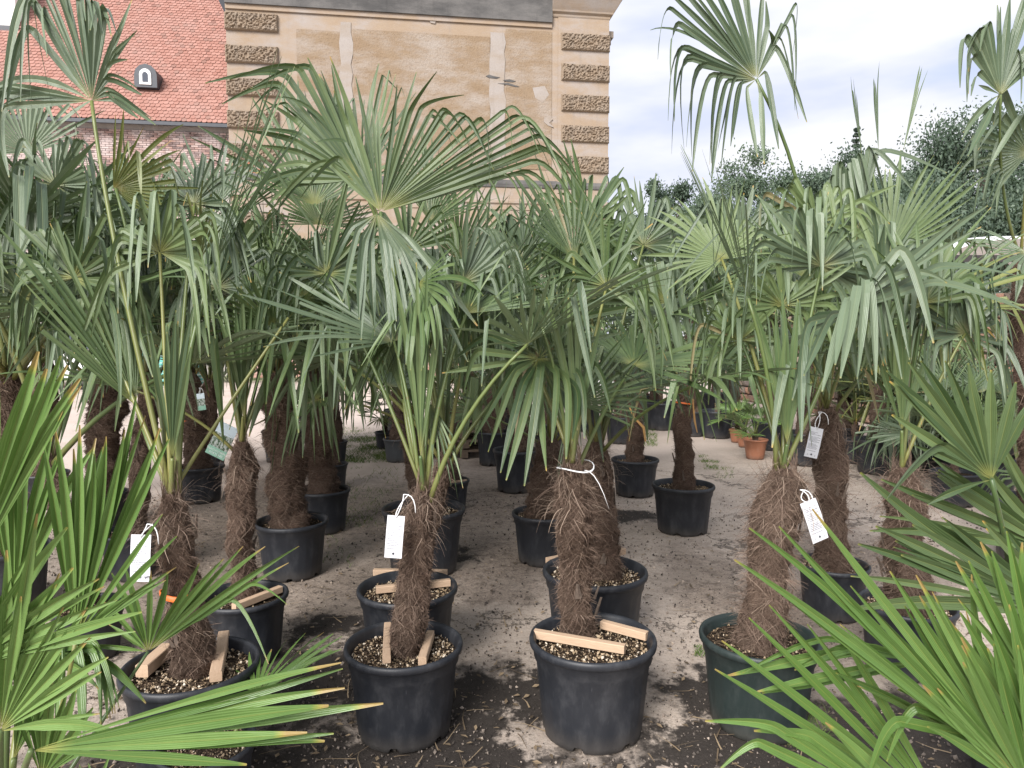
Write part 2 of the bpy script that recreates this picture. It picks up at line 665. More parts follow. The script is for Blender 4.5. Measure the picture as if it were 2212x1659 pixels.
class Proto:
    def __init__(self, elev, seed, plen=0.7, R=0.6, nseg=34, span=250, style=None):
        """A frond that leaves the origin towards +X at elevation ELEV (degrees)."""
        rng = random.Random(seed)
        st = dict(kink=0.45, droop=0.55)
        st.update(style or {})
        e0 = R_(min(88, elev + 12))
        e1 = R_(elev - rng.uniform(6, 22))
        p0 = Vector((0, 0, 0))
        p1 = Vector((math.cos(e0), 0, math.sin(e0))) * plen * 0.5
        p2 = p1 + Vector((math.cos(e1), 0, math.sin(e1))) * plen * 0.5
        pts = bez(p0, p1, p2, 9)
        ef = e1 - R_(rng.uniform(5, 40))
        f = Vector((math.cos(ef), rng.uniform(-0.15, 0.15), math.sin(ef))).normalized()
        n = Vector((-math.sin(ef), rng.uniform(-0.5, 0.5), math.cos(ef)))
        self.blade = fan_blade(p2, f, n, R, nseg, R_(span), rng, **st)
        self.stalk = petiole_mb(pts)
        self.bm = self.blade.mesh('frond', None)
        self.sm = self.stalk.mesh('petiole', M['petiole'], True)
        self.elev = elev
        self.by_mat = {}

    def mesh(self, mat):
        if mat not in self.by_mat:
            me = self.bm.copy()
            me.materials.append(M[mat])
            self.by_mat[mat] = me
        return self.by_mat[mat]


PROTOS = []
_sd_ = 100
for elev, span, kink, droop in ((84, 120, 0.22, 0.10), (74, 190, 0.4, 0.2), (62, 230, 0.55, 0.35), (50, 260, 0.65, 0.45),
                                (38, 270, 0.7, 0.5), (22, 280, 0.75, 0.6), (5, 270, 0.75, 0.7), (-15, 260, 0.75, 0.8)):
    for k in range(4):
        _sd_ += 1
        PROTOS.append(Proto(elev, _sd_, plen=0.7, R=0.64, nseg=28 + 2 * k, span=span + 14 * (k - 1.5),
                            style=dict(kink=min(.95, kink + (.25 if k == 3 else 0)), kinkpos=(.32, .6) if k == 3 else (.45, .82), droop=droop, wid=.92, split=.34, rows=12)))
SMALL = []
for elev in (80, 60, 40, 20):
    for k in range(2):
        _sd_ += 1
        SMALL.append(Proto(elev, _sd_, plen=0.32, R=0.30, nseg=18, span=190, style=dict(kink=0.03, droop=0.12, split=0.38, rows=7, pleat=0.5)))


def pick(protos, elev, rng):
    return min(protos, key=lambda p: abs(p.elev - elev) + rng.uniform(0, 7))


def add_frond(root, pr, base, yaw, scale, mat, tilt=0.0):
    fr = link('frond', pr.mesh(mat), root, base, (tilt, 0, yaw), scale)
    link('petiole', pr.sm, fr)
    return fr


# ------------------------------------------------------------------ trunks
def strand(mb, p, d, up, length, w, curl, rng, c, segs=4, grav=0.0):
    d = d.normalized()
    side = d.cross(up)
    if side.length < 1e-4:
        side = d.orthogonal()
    side.normalize()
    vs, fs, uvs = [], [], []
    for i in range(segs + 1):
        t = i / segs
        ww = w * (1 - 0.75 * t)
        vs += [p - side * ww / 2, p + side * ww / 2]
        uvs += [(c, t), (c, t)]
        p = p + d * (length / segs)
        d = (d + curl * (1.0 / segs) + Vector((rng.uniform(-.12, .12), rng.uniform(-.12, .12), rng.uniform(-.12, .12) - grav / segs))).normalized()
    for i in range(segs):
        a = 2 * i
        fs.append((a, a + 1, a + 3, a + 2))
    mb.add(vs, fs, uvs)


def make_trunk(h, r, seed, nstr=1800, shag=1.0, top_tuft=60, flare=0.15, wmul=0.95):
    """A fibrous palm trunk of height H and mean radius R: solid core, clothing fibres."""
    rng = random.Random(seed)
    off = Vector((seed * 3.7, seed * 1.3, 0))
    core = MB()

    def rad(a, z):
        x = z / h
        q = Vector((math.cos(a) * 1.2, math.sin(a) * 1.2, z * 7)) + off
        b = 1 + 0.24 * noise.noise(q) + 0.12 * noise.noise(q * 2.7)
        fr_ = (z / 0.105 + 1.6 * a / 6.2832 + 0.5 * noise.noise(q * 0.7)) % 1.0
        b *= 0.93 + 0.17 * fr_ ** 1.6
        b *= 1 + flare * max(0, 1 - x * 3.5) + 0.10 * math.sin(x * 4.2 + seed)
        if x > 0.86:
            b *= 1 - 0.55 * (x - 0.86) / 0.14
        return r * b * 0.9
    N, K = 46, 26
    prof = [(r, -0.02 + (h + 0.02) * j / N) for j in range(N + 1)]
    core.lathe(prof, K, warp=lambda j, a, rr, z: (rad(a, max(z, 0)), z))
    core.add([(0, 0, h + r * 0.1)], [])
    top0 = N * K
    ci = len(core.v) - 1
    for k in range(K):
        core.f.append((top0 + k, top0 + (k + 1) % K, ci))
    fib = MB()
    for _ in range(nstr):
        a = rng.uniform(0, 2 * math.pi)
        z = rng.uniform(0.0, h * 0.98)
        ring_ = rng.random() < 0.35
        if ring_:           # more fibre hangs from the rims of the old leaf bases
            z = min(h * .97, (math.floor(z / 0.105) + 0.93 - 1.6 * a / 6.2832) % (h / 0.105) * 0.105)
        rr = rad(a, z) * rng.uniform(0.96, 1.05)
        out = Vector((math.cos(a), math.sin(a), 0))
        tan = Vector((-math.sin(a), math.cos(a), 0)) * rng.choice((-1, 1))
        p = out * rr + Vector((0, 0, z))
        k = rng.random()
        if k < (0.45 if ring_ else 0.82):        # matted strands wrapped round the trunk
            c = min(0.99, max(0.0, rng.gauss(0.44, 0.15) + 0.30 * noise.noise(Vector((a * 1.3, z * 9, seed)))))
            da, dz = rng.choice((-1, 1)) * rng.uniform(0.10, 0.30), rng.gauss(-0.004, 0.016)
            lift, w = rng.uniform(0.97, 1.05), rng.uniform(0.0014, 0.0034) * wmul
            vs, fs, uvs = [], [], []
            for i in range(6):
                o_ = Vector((math.cos(a), math.sin(a), 0))
                q_ = o_ * rad(a, min(h, max(0, z))) * (lift + (0.10 if i == 5 else 0.0) * rng.random() + 0.03 * math.sin(i * 1.1 + lift * 90)) + Vector((0, 0, z))
                vs += [q_ + Vector((0, 0, -w / 2)), q_ + Vector((0, 0, w / 2)) + o_ * w * 0.6]
                uvs += [(c, 0), (c, 0)]
                a += da
                z += dz + rng.uniform(-0.007, 0.007)
            fib.add(vs, [(2 * i, 2 * i + 2, 2 * i + 3, 2 * i + 1) for i in range(5)], uvs)
            continue
        if k < (0.70 if ring_ else 0.92):      # hanging or rising strips
            d = Vector((0, 0, rng.choice((-1, -1, 1)))) + tan * rng.uniform(0, 0.7) + out * rng.uniform(0.0, 0.16) + tan * 0.3
            curl = -out * rng.uniform(0.0, 0.8) + tan * rng.uniform(-1, 1)
            L = r * rng.uniform(0.6, 1.7)
        else:               # loose ends standing off
            d = out * rng.uniform(0.5, 1.0) + tan * rng.uniform(0, 0.8) + Vector((0, 0, rng.uniform(-0.5, 0.7)))
            curl = Vector((0, 0, -rng.uniform(0.3, 1.6))) + tan * rng.uniform(-0.8, 0.8)
            L = r * rng.uniform(0.2, 0.7) * shag
        c = min(0.99, max(0.0, rng.gauss(0.38, 0.17))) if rng.random() > .05 else rng.uniform(.75, .95)
        strand(fib, p, d, out, L, rng.uniform(0.0012, 0.0030) * wmul, curl, rng, c)
    for _ in range(top_tuft):   # pale ragged strips round the foot of the crown
        a = rng.uniform(0, 2 * math.pi)
        z = h * rng.uniform(0.72, 0.99)
        out = Vector((math.cos(a), math.sin(a), 0))
        p = out * rad(a, z) + Vector((0, 0, z))
        d = out * rng.uniform(0.15, 0.8) + Vector((0, 0, rng.uniform(0.1, 1.0)))
        curl = out * rng.uniform(-0.6, 1.2) + Vector((0, 0, -rng.uniform(1.0, 3.6))) + Vector((-math.sin(a), math.cos(a), 0)) * rng.uniform(-2.2, 2.2)
        strand(fib, p, d, out, rng.uniform(0.06, 0.17) * shag ** .6, rng.uniform(0.0016, 0.0046) * wmul, curl, rng, rng.uniform(0.3, 0.95), 8)
    def bend(p):
        x = max(0.0, p[2]) / h
        k = r * 0.40 * min(1, x * 4) * min(1, max(0, (1.05 - x) * 4))
        return (p[0] + k * noise.noise(Vector((p[2] * 4.5, seed * 2.3, 1))), p[1] + k * noise.noise(Vector((p[2] * 4.5, seed * 2.3, 9))), p[2])
    core.v = [bend(p) for p in core.v]
    fib.v = [bend(p) for p in fib.v]
    return core.mesh('trunk', M['trunk'], True), fib.mesh('fibre', M['fibre'])


TRUNK_H, TRUNK_R = 0.72, 0.095
TRUNKS = [make_trunk(TRUNK_H, TRUNK_R, 11 + k, 3200, 0.75 + 0.25 * k, 50, wmul=1.4) for k in range(4)]


def stub_mesh():
    mb = MB()
    prof = [(-0.030, 0.0), (-0.024, 0.04), (-0.014, 0.09), (-0.011, 0.12)]
    vs, fs = [], []
    for i, (x, z) in enumerate(prof):
        y = -0.010 - 0.30 * z
        th = 0.012 - 0.04 * z
        vs += [(x, y, z), (0, y - th, z), (-x, y, z), (0, y + 0.008, z)]
    for i in range(len(prof) - 1):
        for k in range(4):
            k2 = (k + 1) % 4
            fs.append((i * 4 + k, i * 4 + k2, (i + 1) * 4 + k2, (i + 1) * 4 + k))
    fs.append((12, 13, 14, 15))
    mb.add(vs, fs)
    return mb.mesh('leaf_base', M['stub'])


STUB = stub_mesh()

# ------------------------------------------------------------------ pots (unit diameter over the rim)
POT_H, SOIL_Z = 0.76, 0.668


def pot_meshes(mat, h=POT_H, foot=0.385, notch=True, ribs=True, band=True):
    n = 96
    mb = MB()
    z1, z2 = h * 0.76, h * 0.80

    def R(z):
        return foot + (0.462 - foot) * (z / h)

    prof = [(R(0) - 0.012, 0.0), (R(0.0), 0.008), (R(0.05), 0.05), (R(h * .25), h * .25), (R(h * .5), h * .5), (R(z1), z1)]
    if band:
        prof += [(R(z2) + 0.016, z2), (R(h - 0.075) + 0.018, h - 0.075)]
    prof += [(0.480, h - 0.070), (0.4965, h - 0.055), (0.5, h - 0.030), (0.494, h - 0.008), (0.480, h), (0.466, h - 0.006), (0.455, h - 0.03)]
    nb = len(prof)
    prof += [(0.44, SOIL_Z / POT_H * h), (0.43, SOIL_Z / POT_H * h - 0.05)]

    def warp(j, a, r, z):
        if notch and j <= 2 and math.cos(a * 6) > 0.80:
            z = max(z, 0.042 if j < 2 else 0.052)
        if ribs and 2 <= j <= 5:
            r += 0.0032 * (1 if math.cos(a * 24) > 0.6 else 0)
        r *= 1 + 0.004 * math.sin(2 * a + 1.0) + 0.003 * math.sin(3 * a)
        return r, z
    mb.lathe(prof, n, warp=warp)
    pot = mb.mesh('pot', mat, True)
    sb = MB()
    K = 40
    vs, fs = [(0, 0, SOIL_Z / POT_H * h + 0.012)], []
    for j in range(1, 7):
        for k in range(K):
            a = 2 * math.pi * k / K
            r = 0.443 * j / 6
            z = SOIL_Z / POT_H * h + 0.014 * noise.noise(Vector((math.cos(a) * r * 9, math.sin(a) * r * 9, 3.3))) - 0.008 * (j / 6) ** 2
            vs.append((r * math.cos(a), r * math.sin(a), z))
    for k in range(K):
        fs.append((0, 1 + k, 1 + (k + 1) % K))
    for j in range(5):
        for k in range(K):
            a, b = 1 + j * K + k, 1 + j * K + (k + 1) % K
            fs.append((a, a + K, b + K, b))
    sb.add(vs, fs)
    return pot, sb.mesh('soil', M['soil'], True)


def lump(mb, c, r, rng, u):
    """A small uneven stone: squashed octahedron."""
    q = Euler((rng.uniform(0, 6), rng.uniform(0, 6), rng.uniform(0, 6))).to_matrix()
    k = [Vector(p) * r * rng.uniform(0.5, 1.6) for p in ((1, 0, 0), (-1, 0, 0), (0, 1, 0), (0, -1, 0), (0, 0, .7), (0, 0, -.7))]
    vs = [q @ p + c for p in k]
    mb.add(vs, [(0, 2, 4), (2, 1, 4), (1, 3, 4), (3, 0, 4), (2, 0, 5), (1, 2, 5), (3, 1, 5), (0, 3, 5)], [(u, 0)] * 6)


def pebbles_mesh(seed, count, pale):
    rng = random.Random(seed)
    mb = MB()
    for _ in range(count):
        a, r = rng.uniform(0, 6.28), 0.43 * math.sqrt(rng.uniform(0.06, 1))
        lump(mb, Vector((r * math.cos(a), r * math.sin(a), SOIL_Z + rng.uniform(0.0, 0.016))), rng.choice((.004, .006, .008, .010, .013)) * rng.uniform(.8, 1.2), rng,
             min(1, max(0, rng.gauss(pale, 0.32))))
    return mb.mesh('soil_pebbles', M['pebble'])


POT = {k: pot_meshes(M[m]) for k, m in (('pot', 'pot'), ('pot_green', 'pot_green'), ('pot_grey', 'pot_grey'))}
POT['terracotta'] = pot_meshes(M['terracotta'], 0.80, 0.34, False, False, True)
PEBBLES = [pebbles_mesh(5, 800, 0.46), pebbles_mesh(6, 760, 0.40), pebbles_mesh(7, 260, 0.28)]


def pot_fit(cx, rim_y, rim_w, ratio=POT_H):
    """Where a pot stands whose rim is seen RIM_W wide with its middle at (CX, RIM_Y)."""
    d = ray(cx, rim_y)
    m = d.z / d.y
    Y = CAM_H / (ratio * rim_w / FPX - m)
    p = at(cx, rim_y, Y)
    return Vector((p.x, Y, 0)), rim_w * Y / FPX


CROWN_BASE = {}
ROOTS = {}


def potted_palm(key, label, pos, D, top, tr, nf, plen=0.8, R=0.62, mat='leaf', potmat='pot', peb=0, group=None, seed=1, trunk=None,
                elev=(84, 12), away=0, yaw0=None, stubs=4, ratio=1.0, cat='potted palm', name='potted_palm', fronds=None, dry=0.035, foot=(0, 0)):
    """A palm in a tub: POS the tub's foot, D its rim diameter, TOP the trunk's upper end, TR its radius."""
    rng = random.Random(seed * 7 + 3)
    root = thing(name, label, cat, pos, group)
    ROOTS[key] = root
    pm, sm = POT[potmat]
    yawp = rng.uniform(0, 6.28)
    p = link('pot', pm, root, (0, 0, 0), (0, 0, yawp), (D, D, D * ratio))
    link('soil', sm, root, (0, 0, 0), (0, 0, yawp), (D, D, D * ratio))
    if peb is not None:
        tag(link('soil_pebbles', PEBBLES[peb], root, (0, 0, 0), (0, 0, rng.uniform(0, 6)), (D, D, D * ratio)), kind='stuff')
    base = Vector((foot[0], foot[1], SOIL_Z * D * ratio - 0.02))
    topl = Vector(top) - Vector(pos)
    ax = topl - base
    q = ax.to_track_quat('Z', 'Y')
    q = q @ Euler((0, 0, rng.uniform(0, 6.28))).to_quaternion()
    if trunk is None:
        cm, fm = TRUNKS[seed % len(TRUNKS)]
        sc = (tr / TRUNK_R, tr / TRUNK_R, ax.length / TRUNK_H)
    else:
        cm, fm = trunk
        sc = (1, 1, 1)
    t = link('trunk', cm, root, base, q.to_euler(), sc)
    tag(link('fibre', fm, t), kind='stuff')
    for k in range(stubs):
        a = rng.uniform(0, 6.28)
        x = rng.uniform(0.1, 0.8)
        pp = base + ax * x + Vector((math.cos(a), math.sin(a), 0)) * tr * 0.92
        link('leaf_base', STUB, root, pp, (rng.uniform(-0.25, 0.1), rng.uniform(-.25, .25), a + math.pi / 2), (rng.uniform(0.35, 0.6), rng.uniform(.5, .8), rng.uniform(0.4, 0.85)))
    CROWN_BASE[key] = Vector(top)
    # crown
    y0 = rng.uniform(0, 6.28) if yaw0 is None else yaw0
    for i in range(nf):
        x = i / max(1, nf - 1)
        e = elev[0] + (elev[1] - elev[0]) * x ** 0.85 + rng.uniform(-7, 7)
        yaw = y0 + i * 2.39996 + rng.uniform(-0.3, 0.3)
        if away:
            yaw = math.pi / 2 + ((yaw % 6.283) / 6.283 - 0.5) * R_(away)
        pr = pick(fronds or PROTOS, e, rng)
        s = (plen + R) / ((0.7 + 0.60) if fronds is None else (0.32 + 0.30)) * rng.uniform(0.82, 1.12)
        m = mat
        if rng.random() < dry and mat == 'leaf':
            m = 'leaf_yellow'
        elif mat == 'leaf' and rng.random() < 0.22:
            m = 'leaf_grey'
        b = topl + Vector((math.cos(yaw), math.sin(yaw), 0)) * tr * 0.35 - Vector((0, 0, 0.06 * x))
        add_frond(root, pr, b, yaw, s, m, rng.uniform(-0.12, 0.12))
    return root


def hero(key, hub, tip, dY=0.0, span=200, nseg=30, roll=0, tilt=0, mat='leaf', bend=None, seed=0, base=None, thin=1.0, r0=0.012, **st):
    """A frond seen clearly in the picture: HUB=(px, py, Y), TIP the end of its middle segment (px, py)."""
    rng = random.Random(seed + int(hub[0]) * 13 + int(hub[1]))
    root = ROOTS[key]
    o = root.location.copy()
    H = at(*hub)
    T = at(tip[0], tip[1], hub[2] + dY)
    f = T - H
    Rr = f.length
    f.normalize()
    n = (Vector((0, 0, CAM_H)) - H).normalized()
    n = (n - f * n.dot(f)).normalized()
    s = f.cross(n)
    n = n * math.cos(R_(roll)) + s * math.sin(R_(roll))
    bm = fan_blade(H - o, f, n, Rr, nseg, R_(span), rng, **st)
    fr = link('frond', bm.mesh('frond', M[mat]), root)
    B = (CROWN_BASE[key] if base is None else at(*base)) - o
    Hl = H - o
    if bend is None:
        c = B + (Hl - B) * 0.5 + Vector((0, 0, (Hl - B).length * 0.10))
    else:
        c = at(bend[0], bend[1], bend[2]) - o
    pts = bez(B, c, Hl + f * 0.01, 12)
    link('petiole', petiole_mb(pts, r0 * thin, 0.0065 * thin).mesh('petiole', M['petiole'], True), fr)
    return fr



def shaped(key, hub, segs, sub=3, dY=0.0, w=26, mat='leaf', bend=None, seed=0, base=None, r0=0.012, split=0.42, pleat=0.36, fall=-0.10, up=0.0):
    """A frond whose segments are bent as they are in the picture. SEGS in order round the hub: ((bend x, y) or None, (tip x, y)[, tip depth]);
    SUB segments are made for each, W is the segments' greatest width in picture points."""
    rng = random.Random(seed + int(hub[0]) * 17)
    root = ROOTS[key]
    o = root.location.copy()
    H = at(*hub)
    Y = hub[2]
    view = (Vector((0, 0, CAM_H)) - H).normalized()
    ctl = []
    for sg in segs:
        k, t = sg[0], sg[1]
        d_ = sg[2] if len(sg) > 2 else 0.0
        ctl.append((k is not None, at(k[0], k[1], Y + dY + d_ * .5) if k else None, at(t[0], t[1], Y + dY + d_ + (fall if k else 0))))
    full = []
    N = len(ctl)
    for i in range(N):
        for q in range(sub):
            x = q / sub
            if i == N - 1 and q > 0:
                break
            a_, b_ = ctl[i], ctl[min(i + 1, N - 1)]
            hk = a_[0] if x < .5 else b_[0]
            ka = a_[1] if a_[0] else H.lerp(a_[2], .62)
            kb = b_[1] if b_[0] else H.lerp(b_[2], .62)
            j = 0.055 * (1 if q else 0.25)
            L_ = (a_[2] - H).length
            jit = Vector((rng.gauss(0, j), rng.gauss(0, j), rng.gauss(0, j))) * L_
            full.append((hk, ka.lerp(kb, x) + jit * .5, a_[2].lerp(b_[2], x) + jit * 1.6 + Vector((0, 0, -0.02 * rng.random()))))
    mb = MB()
    wm = w * Y / FPX
    n_all = len(full)
    for i, (hk, K, T) in enumerate(full):
        # the neighbours' directions give the width of the joined part
        d = (K - H).normalized()
        gaps = []
        for nb in (i - 1, i + 1):
            if 0 <= nb < n_all:
                gaps.append(d.angle((full[nb][1] - H).normalized(), 0.1))
        g = min(max(gaps) if gaps else 0.12, 0.22)
        L1, L2 = (K - H).length, (T - K).length
        nrm = (view - d * view.dot(d)).normalized()
        pts = []
        if hk:
            for q in range(7):
                pts.append(H.lerp(K, max(.015, q / 6)))
            c = K + d * min(L2 * .22, L1 * .3)
            for q in range(1, 8):
                t = q / 7
                pts.append((1 - t) ** 2 * K + 2 * t * (1 - t) * c + t * t * T)
        else:
            side_ = d.cross(nrm) * rng.gauss(0, .015) * (L1 + L2)
            c = K + side_ + Vector((0, 0, .02 * L1))
            for q in range(12):
                t = max(.012, q / 11)
                pts.append((1 - t) ** 2 * H + 2 * t * (1 - t) * c + t * t * T)
        Ltot = sum((pts[q + 1] - pts[q]).length for q in range(len(pts) - 1))
        run = 0.0
        vs, uvs, fs = [], [], []
        ts = split * rng.uniform(.85, 1.15)
        tw = rng.uniform(-1.3, 1.3)
        lp = None
        wts = min(2 * ts * Ltot * math.tan(g / 2) * 1.01, wm)
        for q, p in enumerate(pts):
            if q:
                run += (p - pts[q - 1]).length
            t = run / Ltot
            tg_ = (pts[min(q + 1, len(pts) - 1)] - pts[max(q - 1, 0)]).normalized()
            l = tg_.cross(nrm) if lp is None else lp - tg_ * lp.dot(tg_)
            if l.length < .05:
                l = tg_.orthogonal()
            l.normalize()
            lp = l
            nl = l.cross(tg_)
            if nl.dot(view) < 0:
                nl = -nl
            if t > ts:
                a2 = tw * (t - ts)
                l, nl = l * math.cos(a2) + nl * math.sin(a2), nl * math.cos(a2) - l * math.sin(a2)
            ww = min(2 * run * math.tan(g / 2) * 1.01, wm)
            if t > ts:
                ww = max(wts, wm * .5) * (1 + .15 * math.sin(min(1, (t - ts) / (1 - ts)) * 2.4)) if wts < wm * .999 else wm
                ww = min(ww, wm)
            if t > .62:
                ww *= 1 - .84 * ((t - .62) / .38) ** 1.4
            hh = pleat * ww * .5
            vs += [p - l * ww / 2 + nl * hh * .5 - o, p - nl * hh * .5 - o, p + l * ww / 2 + nl * hh * .5 - o]
            uvs += [(i + .03, t), (i + .5, t), (i + .97, t)]
        for q in range(len(pts) - 1):
            a = q * 3
            fs += [(a, a + 1, a + 4, a + 3), (a + 1, a + 2, a + 5, a + 4)]
        mb.add(vs, fs, uvs)
    fr = link('frond', mb.mesh('frond', M[mat]), root)
    B = (CROWN_BASE[key] if base is None else at(*base)) - o
    Hl = H - o
    c = B + (Hl - B) * .5 + Vector((0, 0, (Hl - B).length * .1)) if bend is None else at(*bend) - o
    link('petiole', petiole_mb(bez(B, c, Hl, 12), r0, r0 * .6).mesh('petiole', M['petiole'], True), fr)
    return fr


# ================================================================== THE SETTING
# ------------------------------------------------------------------ ground
def ground_material():
    t = NT('yard_ground')
    p = t.pos()
    sep = t.n('ShaderNodeSeparateXYZ')
    t.l(p, sep.inputs[0])
    x, y = sep.outputs[0], sep.outputs[1]
    n1 = t.noise(0.9, 6, 0.6, p)
    n2 = t.noise(6, 6, 0.65, p)
    n3 = t.noise(38, 5, 0.7, p)
    n4 = t.noise(150, 3, 0.7, p)
    n5 = t.noise(85, 4, 0.75, p)
    n6 = t.noise(13, 8, 0.78, p)
    n7 = t.noise(2.6, 8, 0.72, p)
    wx = t.math('ADD', x, t.math('MULTIPLY', t.math('SUBTRACT', n2, 0.5), 0.9))
    wy = t.math('ADD', y, t.math('MULTIPLY', t.math('SUBTRACT', t.noise(5.1, 6, 0.65, t.mapped(p, (1.1, 0.9, 1))), 0.5), 0.9))

    def blobs(lst, soft=0.35):
        acc = None
        for bx, by, rx, ry in lst:
            dx = t.math('DIVIDE', t.math('SUBTRACT', wx, bx), rx)
            dy = t.math('DIVIDE', t.math('SUBTRACT', wy, by), ry)
            d = t.math('SQRT', t.math('ADD', t.math('MULTIPLY', dx, dx), t.math('MULTIPLY', dy, dy)))
            k = t.math('SUBTRACT', 1.0, t.smooth(d, 1 - soft, 1 + soft))
            acc = k if acc is None else t.math('MAXIMUM', acc, k)
        return acc
    # pale pinkish grit of the open yard, concrete nearer, trodden earth between the rows
    grit = t.mix(n3, (0.42, 0.345, 0.295), (0.66, 0.565, 0.50))
    grit = t.mix(t.math('MULTIPLY', t.smooth(n1, 0.4, 0.7), 0.35), grit, (0.34, 0.28, 0.225))
    conc = t.mix(n2, (0.43, 0.345, 0.28), (0.64, 0.54, 0.455))
    conc = t.mix(t.math('MULTIPLY', t.smooth(n3, 0.35, 0.7), 0.5), conc, (0.56, 0.49, 0.425))
    conc = t.mix(t.math('MULTIPLY', t.smooth(n1, 0.35, 0.62), 0.45), conc, (0.27, 0.225, 0.185))
    earth = t.mix(n2, (0.135, 0.104, 0.082), (0.32, 0.257, 0.208))
    earth = t.mix(t.math('MULTIPLY', t.smooth(n3, 0.45, 0.65), 0.6), earth, (0.35, 0.285, 0.235))
    conc = t.mix(t.math('MULTIPLY', t.smooth(n5, 0.5, 0.62), 0.4), conc, (0.15, 0.122, 0.10))
    conc = t.mix(t.math('MULTIPLY', t.smooth(n4, 0.58, 0.66), 0.5), conc, (0.62, 0.54, 0.46))
    earth = t.mix(t.math('MULTIPLY', t.smooth(n5, 0.5, 0.6), 0.7), earth, (0.06, 0.047, 0.038))
    earth = t.mix(t.math('MULTIPLY', t.smooth(n4, 0.57, 0.66), 0.6), earth, (0.42, 0.345, 0.285))
    conc = t.mix(t.math('MULTIPLY', t.smooth(n6, 0.52, 0.62), 0.34), conc, (0.17, 0.138, 0.112))
    conc = t.mix(t.math('MULTIPLY', t.smooth(n7, 0.52, 0.66), 0.34), conc, (0.205, 0.168, 0.138))
    earth = t.mix(t.math('MULTIPLY', t.smooth(n6, 0.48, 0.60), 0.65), earth, (0.055, 0.043, 0.035))
    earth = t.mix(t.math('MULTIPLY', t.smooth(n7, 0.50, 0.62), 0.6), earth, (0.30, 0.25, 0.205))
    near = t.math('SUBTRACT', 1.0, t.smooth(t.math('ADD', wy, t.math('MULTIPLY', x, -0.55)), 7.6, 9.4))
    c = t.mix(near, grit, conc)
    mid = blobs([(-0.55, 6.9, 1.45, 1.7), (-0.2, 4.6, 0.5, 0.25), (-2.0, 4.7, 0.6, 0.9), (2.6, 5.2, 0.7, 0.7), (0.1, 5.6, 0.75, 0.9), (-1.1, 4.6, 0.55, 0.6), (0.35, 8.6, 1.2, 1.3), (-2.3, 6.6, 1.3, 1.6),
                 (1.35, 4.7, 0.30, 0.9), (-0.15, 4.9, 0.5, 0.3), (1.8, 4.3, 0.6, 0.6)], 0.6)
    c = t.mix(t.math('MULTIPLY', mid, 0.85), c, earth)
    # spilt black compost round the front tubs
    spill = blobs([(-0.10, 3.18, 0.42, 0.36), (-0.45, 2.75, 0.75, 0.26), (0.28, 3.42, 0.36, 0.12), (1.00, 3.25, 0.34, 0.22), (1.05, 2.85, 0.6, 0.16),
                   (-1.05, 3.35, 0.5, 0.4), (0.86, 2.7, 0.5, 0.12), (-1.2, 2.6, 0.7, 0.4), (1.0, 6.55, 0.42, 0.22), (-1.05, 4.05, 0.3, 0.2),
                   (0.42, 3.85, 0.2, 0.12), (1.9, 2.9, 0.7, 0.4), (-0.62, 5.35, 0.34, 0.2)], 0.30)
    hole = blobs([(0.20, 2.93, 0.27, 0.15), (0.85, 3.72, 0.3, 0.25), (0.52, 2.55, 0.3, 0.1)], 0.25)
    spill = t.math('MULTIPLY', spill, t.math('SUBTRACT', 1.0, t.math('MULTIPLY', hole, 0.92)))
    speck = t.smooth(n4, 0.60, 0.72)
    dark = t.mix(n3, (0.010, 0.0085, 0.0075), (0.040, 0.033, 0.029))
    dark = t.mix(t.math('MULTIPLY', speck, 0.5), dark, (0.17, 0.14, 0.115))
    c = t.mix(t.math('MULTIPLY', spill, 0.96), c, dark)
    # scattered dark crumbs everywhere near the tubs
    cr = t.math('MULTIPLY', t.smooth(t.noise(55, 4, 0.7, p), 0.60, 0.68), t.smooth(n2, 0.45, 0.62))
    c = t.mix(t.math('MULTIPLY', t.math('MULTIPLY', cr, near), 0.75), c, (0.045, 0.037, 0.03))
    vo = t.n('ShaderNodeTexVoronoi', feature='DISTANCE_TO_EDGE')
    vo.inputs['Scale'].default_value = 0.42
    cv = t.n('ShaderNodeCombineXYZ')
    t.l(t.math('ADD', wx, 0.37), cv.inputs[0])
    t.l(wy, cv.inputs[1])
    t.l(cv.outputs[0], vo.inputs['Vector'])
    crack = t.math('SUBTRACT', 1.0, t.smooth(vo.outputs['Distance'], 0.002, 0.011))
    c = t.mix(t.math('MULTIPLY', t.math('MULTIPLY', crack, near), 0.75), c, (0.05, 0.042, 0.034))
    # faint moss and grass tint by the walls far off
    far = t.smooth(t.math('ADD', wy, t.math('MULTIPLY', n1, 3)), 25.0, 28.0)
    c = t.mix(t.math('MULTIPLY', far, 0.8), c, (0.10, 0.135, 0.05))
    hgt = t.math('ADD', t.math('MULTIPLY', n3, 0.6), t.math('MULTIPLY', n4, 0.4))
    wet = t.math('MULTIPLY_ADD', spill, -0.12, 0.92)
    return t.done(t.bsdf(c, wet, 0.22, t.bump(hgt, 0.55, 0.02)))


M['ground'] = ground_material()
gm = MB()
xs = [-160, -60, -20] + [-8 + 0.4 * i for i in range(41)] + [20, 60, 160]
ys = [-60, -10] + [1.5 + 0.4 * i for i in range(30)] + [16, 22, 30, 50, 110, 320]
vs = []
for yy in ys:
    for xx in xs:
        inn = abs(xx) < 8.1 and 1.4 < yy < 13.2
        vs.append((xx, yy, (0.010 * (noise.noise(Vector((xx * 0.9, yy * 0.9, 2))) - 0.5) if inn else 0.0)))
nx = len(xs)
fs = [(j * nx + i, j * nx + i + 1, (j + 1) * nx + i + 1, (j + 1) * nx + i) for j in range(len(ys) - 1) for i in range(nx - 1)]
gm.add(vs, fs)
tag(link('ground', gm.mesh('ground', M['ground'], True)), kind='structure')

